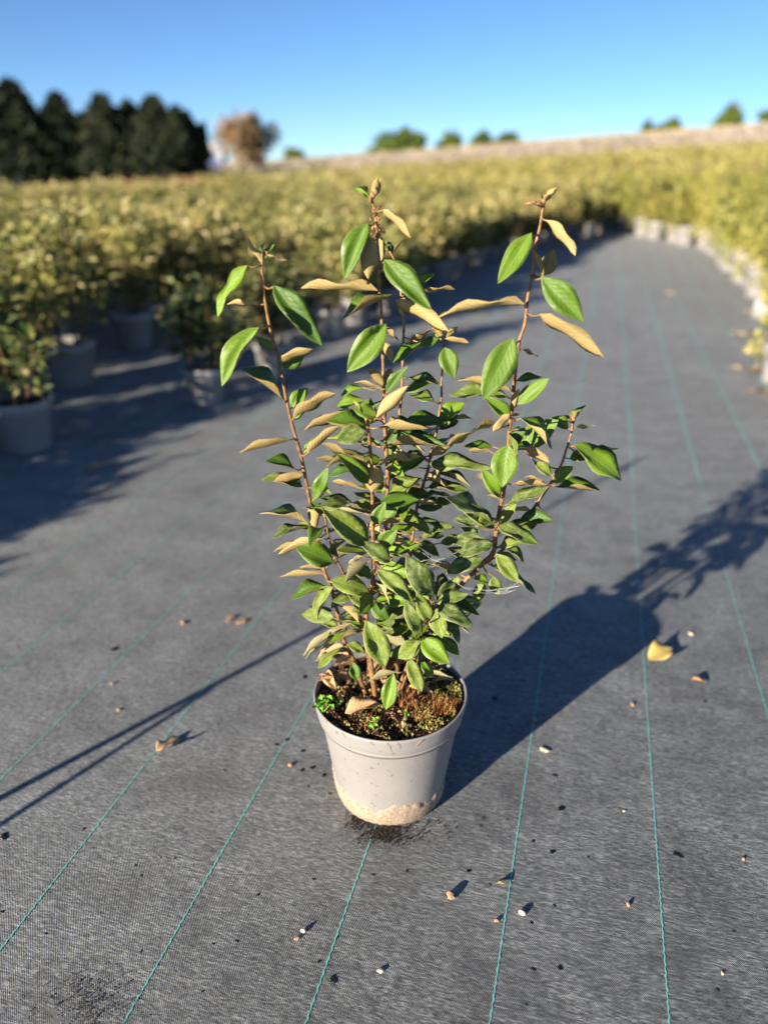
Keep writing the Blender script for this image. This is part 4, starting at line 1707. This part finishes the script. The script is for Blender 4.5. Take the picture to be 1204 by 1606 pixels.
GS = 'dark crumbs scattered on the cloth'
crumbs = [(870, 1216, 5), (880, 1268, 8), (1062, 1341, 8), (866, 1336, 6), (836, 1319, 4), (735, 1366, 5), (869, 1420, 4), (833, 1447, 4), (523, 1536, 9), (405, 1403, 4), (372, 1476, 4), (275, 1346, 3), (7, 1312, 9), (132, 1300, 4), (180, 1018, 8), (478, 1062, 6), (434, 1168, 5), (450, 1160, 5), (475, 1178, 5), (490, 1204, 6), (508, 1216, 5), (474, 1208, 5), (352, 1208, 3), (435, 1182, 3), (484, 1233, 3), (517, 1245, 3), (213, 1357, 3), (878, 1518, 6), (836, 1520, 5), (754, 1295, 3), (758, 1282, 3), (978, 1272, 3), (922, 1344, 3), (638, 1366, 4), (1105, 1180 - 80, 5), (776, 1095, 7), (1125, 1552, 4), (335, 1480, 3), (318, 1555, 3), (500, 1508, 4), (585, 1372, 4), (492, 1379, 4), (530, 1470, 3), (990, 1287, 2), (825, 1575, 3), (222, 1492, 3), (73, 1464, 3), (4, 1430, 4), (690, 1480, 2), (768, 1387, 3), (222, 1373, 3), (252, 1345, 2), (1150, 1460, 3), (1090, 1415, 2)]
for i, (px, py, s) in enumerate(crumbs):
    g = gnd(px, py)
    sc_ = s / FPX * depth(g) * .62
    LS = ('small flat dark soil crumb on the cloth by the sunny side of the pot' if 420 < px < 530 and 1150 < py < 1260 else
          'small flat dark soil crumb on the cloth in front of the pot' if py > 1300 and 380 < px < 800 else
          'small flat dark soil crumb on the cloth past the pot shadow' if px >= 750 else
          'small flat dark soil crumb on the cloth around the forked thin shadow')
    blob('soil_crumb', px, py, sc_, M['wet'], LS, GS, 'soil crumb', 600 + i, .16, 1.25, 1)
chips = [
    (706, 1408, 9, M['chip'], 'lumpy brown wood chip lying beneath the pot front, biggest of the chips', 1.2, 1.0),
    (466, 1473, 5, M['chip'], 'small orange-brown seed husk beside a pale one', .8, 1.4),
    (476, 1462, 5, M['chip_pale'], 'small pale seed husk standing beside an orange-brown one', 1.3, 1.2),
    (778, 1445, 5, M['chip'], 'small brown chip touching a green thread', .8, 1.2),
    (818, 1434, 6, M['chip_pale'], 'pale oval husk lying near the brown chip on the thread', 1.2, 1.3),
    (984, 1420, 5, M['chip'], 'small rounded brown chip alone in the middle of a cloth strip', 1.0, 1.1),
    (597, 1524, 6, M['chip_pale'], 'small pale husk with a brown end near the dark wet crumb', .7, 1.3),
    (852, 1177, 7, M['chip_pale'], 'pinkish flat wood chip next to the pot shadow', .5, 1.7),
    (991, 1106, 4, M['chip'], 'tiny brown chip beside the long green thread past the shadow', .9, 1.2),
    (978, 1273, 3, M['chip_pale'], 'tiny pale crumb in the middle of the sunlit cloth', .8, 1.2),
    (1165, 1348, 4, M['chip'], 'tiny brown chip with a dark crumb touching it', .8, 1.3),
    (1132, 1527, 4, M['chip_pale'], 'tiny pale chip near the cloth edge beyond the last thread', .6, 1.3),
    (455, 1201, 5, M['chip'], 'tiny brown husk beside dark crumbs left of the pot'.replace(' left of', ' near'), .7, 1.3),
    (186, 1114, 4, M['chip'], 'tiny brown chip next to the forked thin shadow', .7, 1.2),
    (176, 1073, 4, M['chip'], 'tiny brown chip above the forked thin shadow', .7, 1.2),
    (287, 978, 5, M['chip'], 'small brown chip lying right by a green thread'.replace(' right', ''), .7, 1.3),
    (362, 971, 8, M['chip'], 'dark brown twig scrap of a pair near the forked shadow', .4, 1.8),
    (380, 976, 8, M['chip'], 'second brown twig scrap of the pair near the forked shadow', .4, 1.8),
    (1025, 858, 5, M['chip'], 'small brown chip by the shrub shadow edge', .7, 1.2),
    (1082, 995, 5, M['chip_pale'], 'small pale chip past the yellowed leaf scrap', .6, 1.2),
    (838, 1130, 6, M['chip'], 'brown crumb lying inside the pot shadow', .5, 1.4),
    (150, 733, 12, M['chip'], 'brown dead scrap on the shaded cloth before the block', .5, 1.4),
    (758, 748, 9, M['chip'], 'dark brown crumb cluster showing behind the shrub stems', .5, 1.6),
    (1050, 460, 7, M['chip'], 'brown leaf scrap far up the aisle', .4, 1.5),
]
for i, (px, py, s, mt_, lab, fl, el) in enumerate(chips):
    g = gnd(px, py)
    blob('chip', px, py, s / FPX * depth(g) * .62, mt_, lab, None, 'chip', 800 + i, fl, el)


def ground_leaf(px0, py0, px1, py1, wr_, kind, label, lift, v=0, tilt=0):
    a, b_ = gnd(px0, py0), gnd(px1, py1)
    d = b_ - a
    return lying_leaf('fallen_leaf', (a.x, a.y, lift), math.atan2(d.y, d.x), d.length, wr_, kind, label, None, (tilt, R(-8)), v=v)


ground_leaf(1016, 1040, 1052, 1024, .62, 'y', 'yellowed tan leaf scrap lying past the end of the pot shadow', .007, 0, R(12))
ground_leaf(246, 1183, 284, 1160, .55, 'b', 'torn tan leaf scrap lying on a green thread by the forked shadow', .007, 3, R(-8))
ground_leaf(1082, 1068, 1106, 1074, .2, 'b', 'narrow curled leaf scrap on the sunlit cloth', .004, 0)
ground_leaf(775, 1388, 795, 1391, .12, 'y', 'thin pale stalk scrap near the green thread', .003, 0)
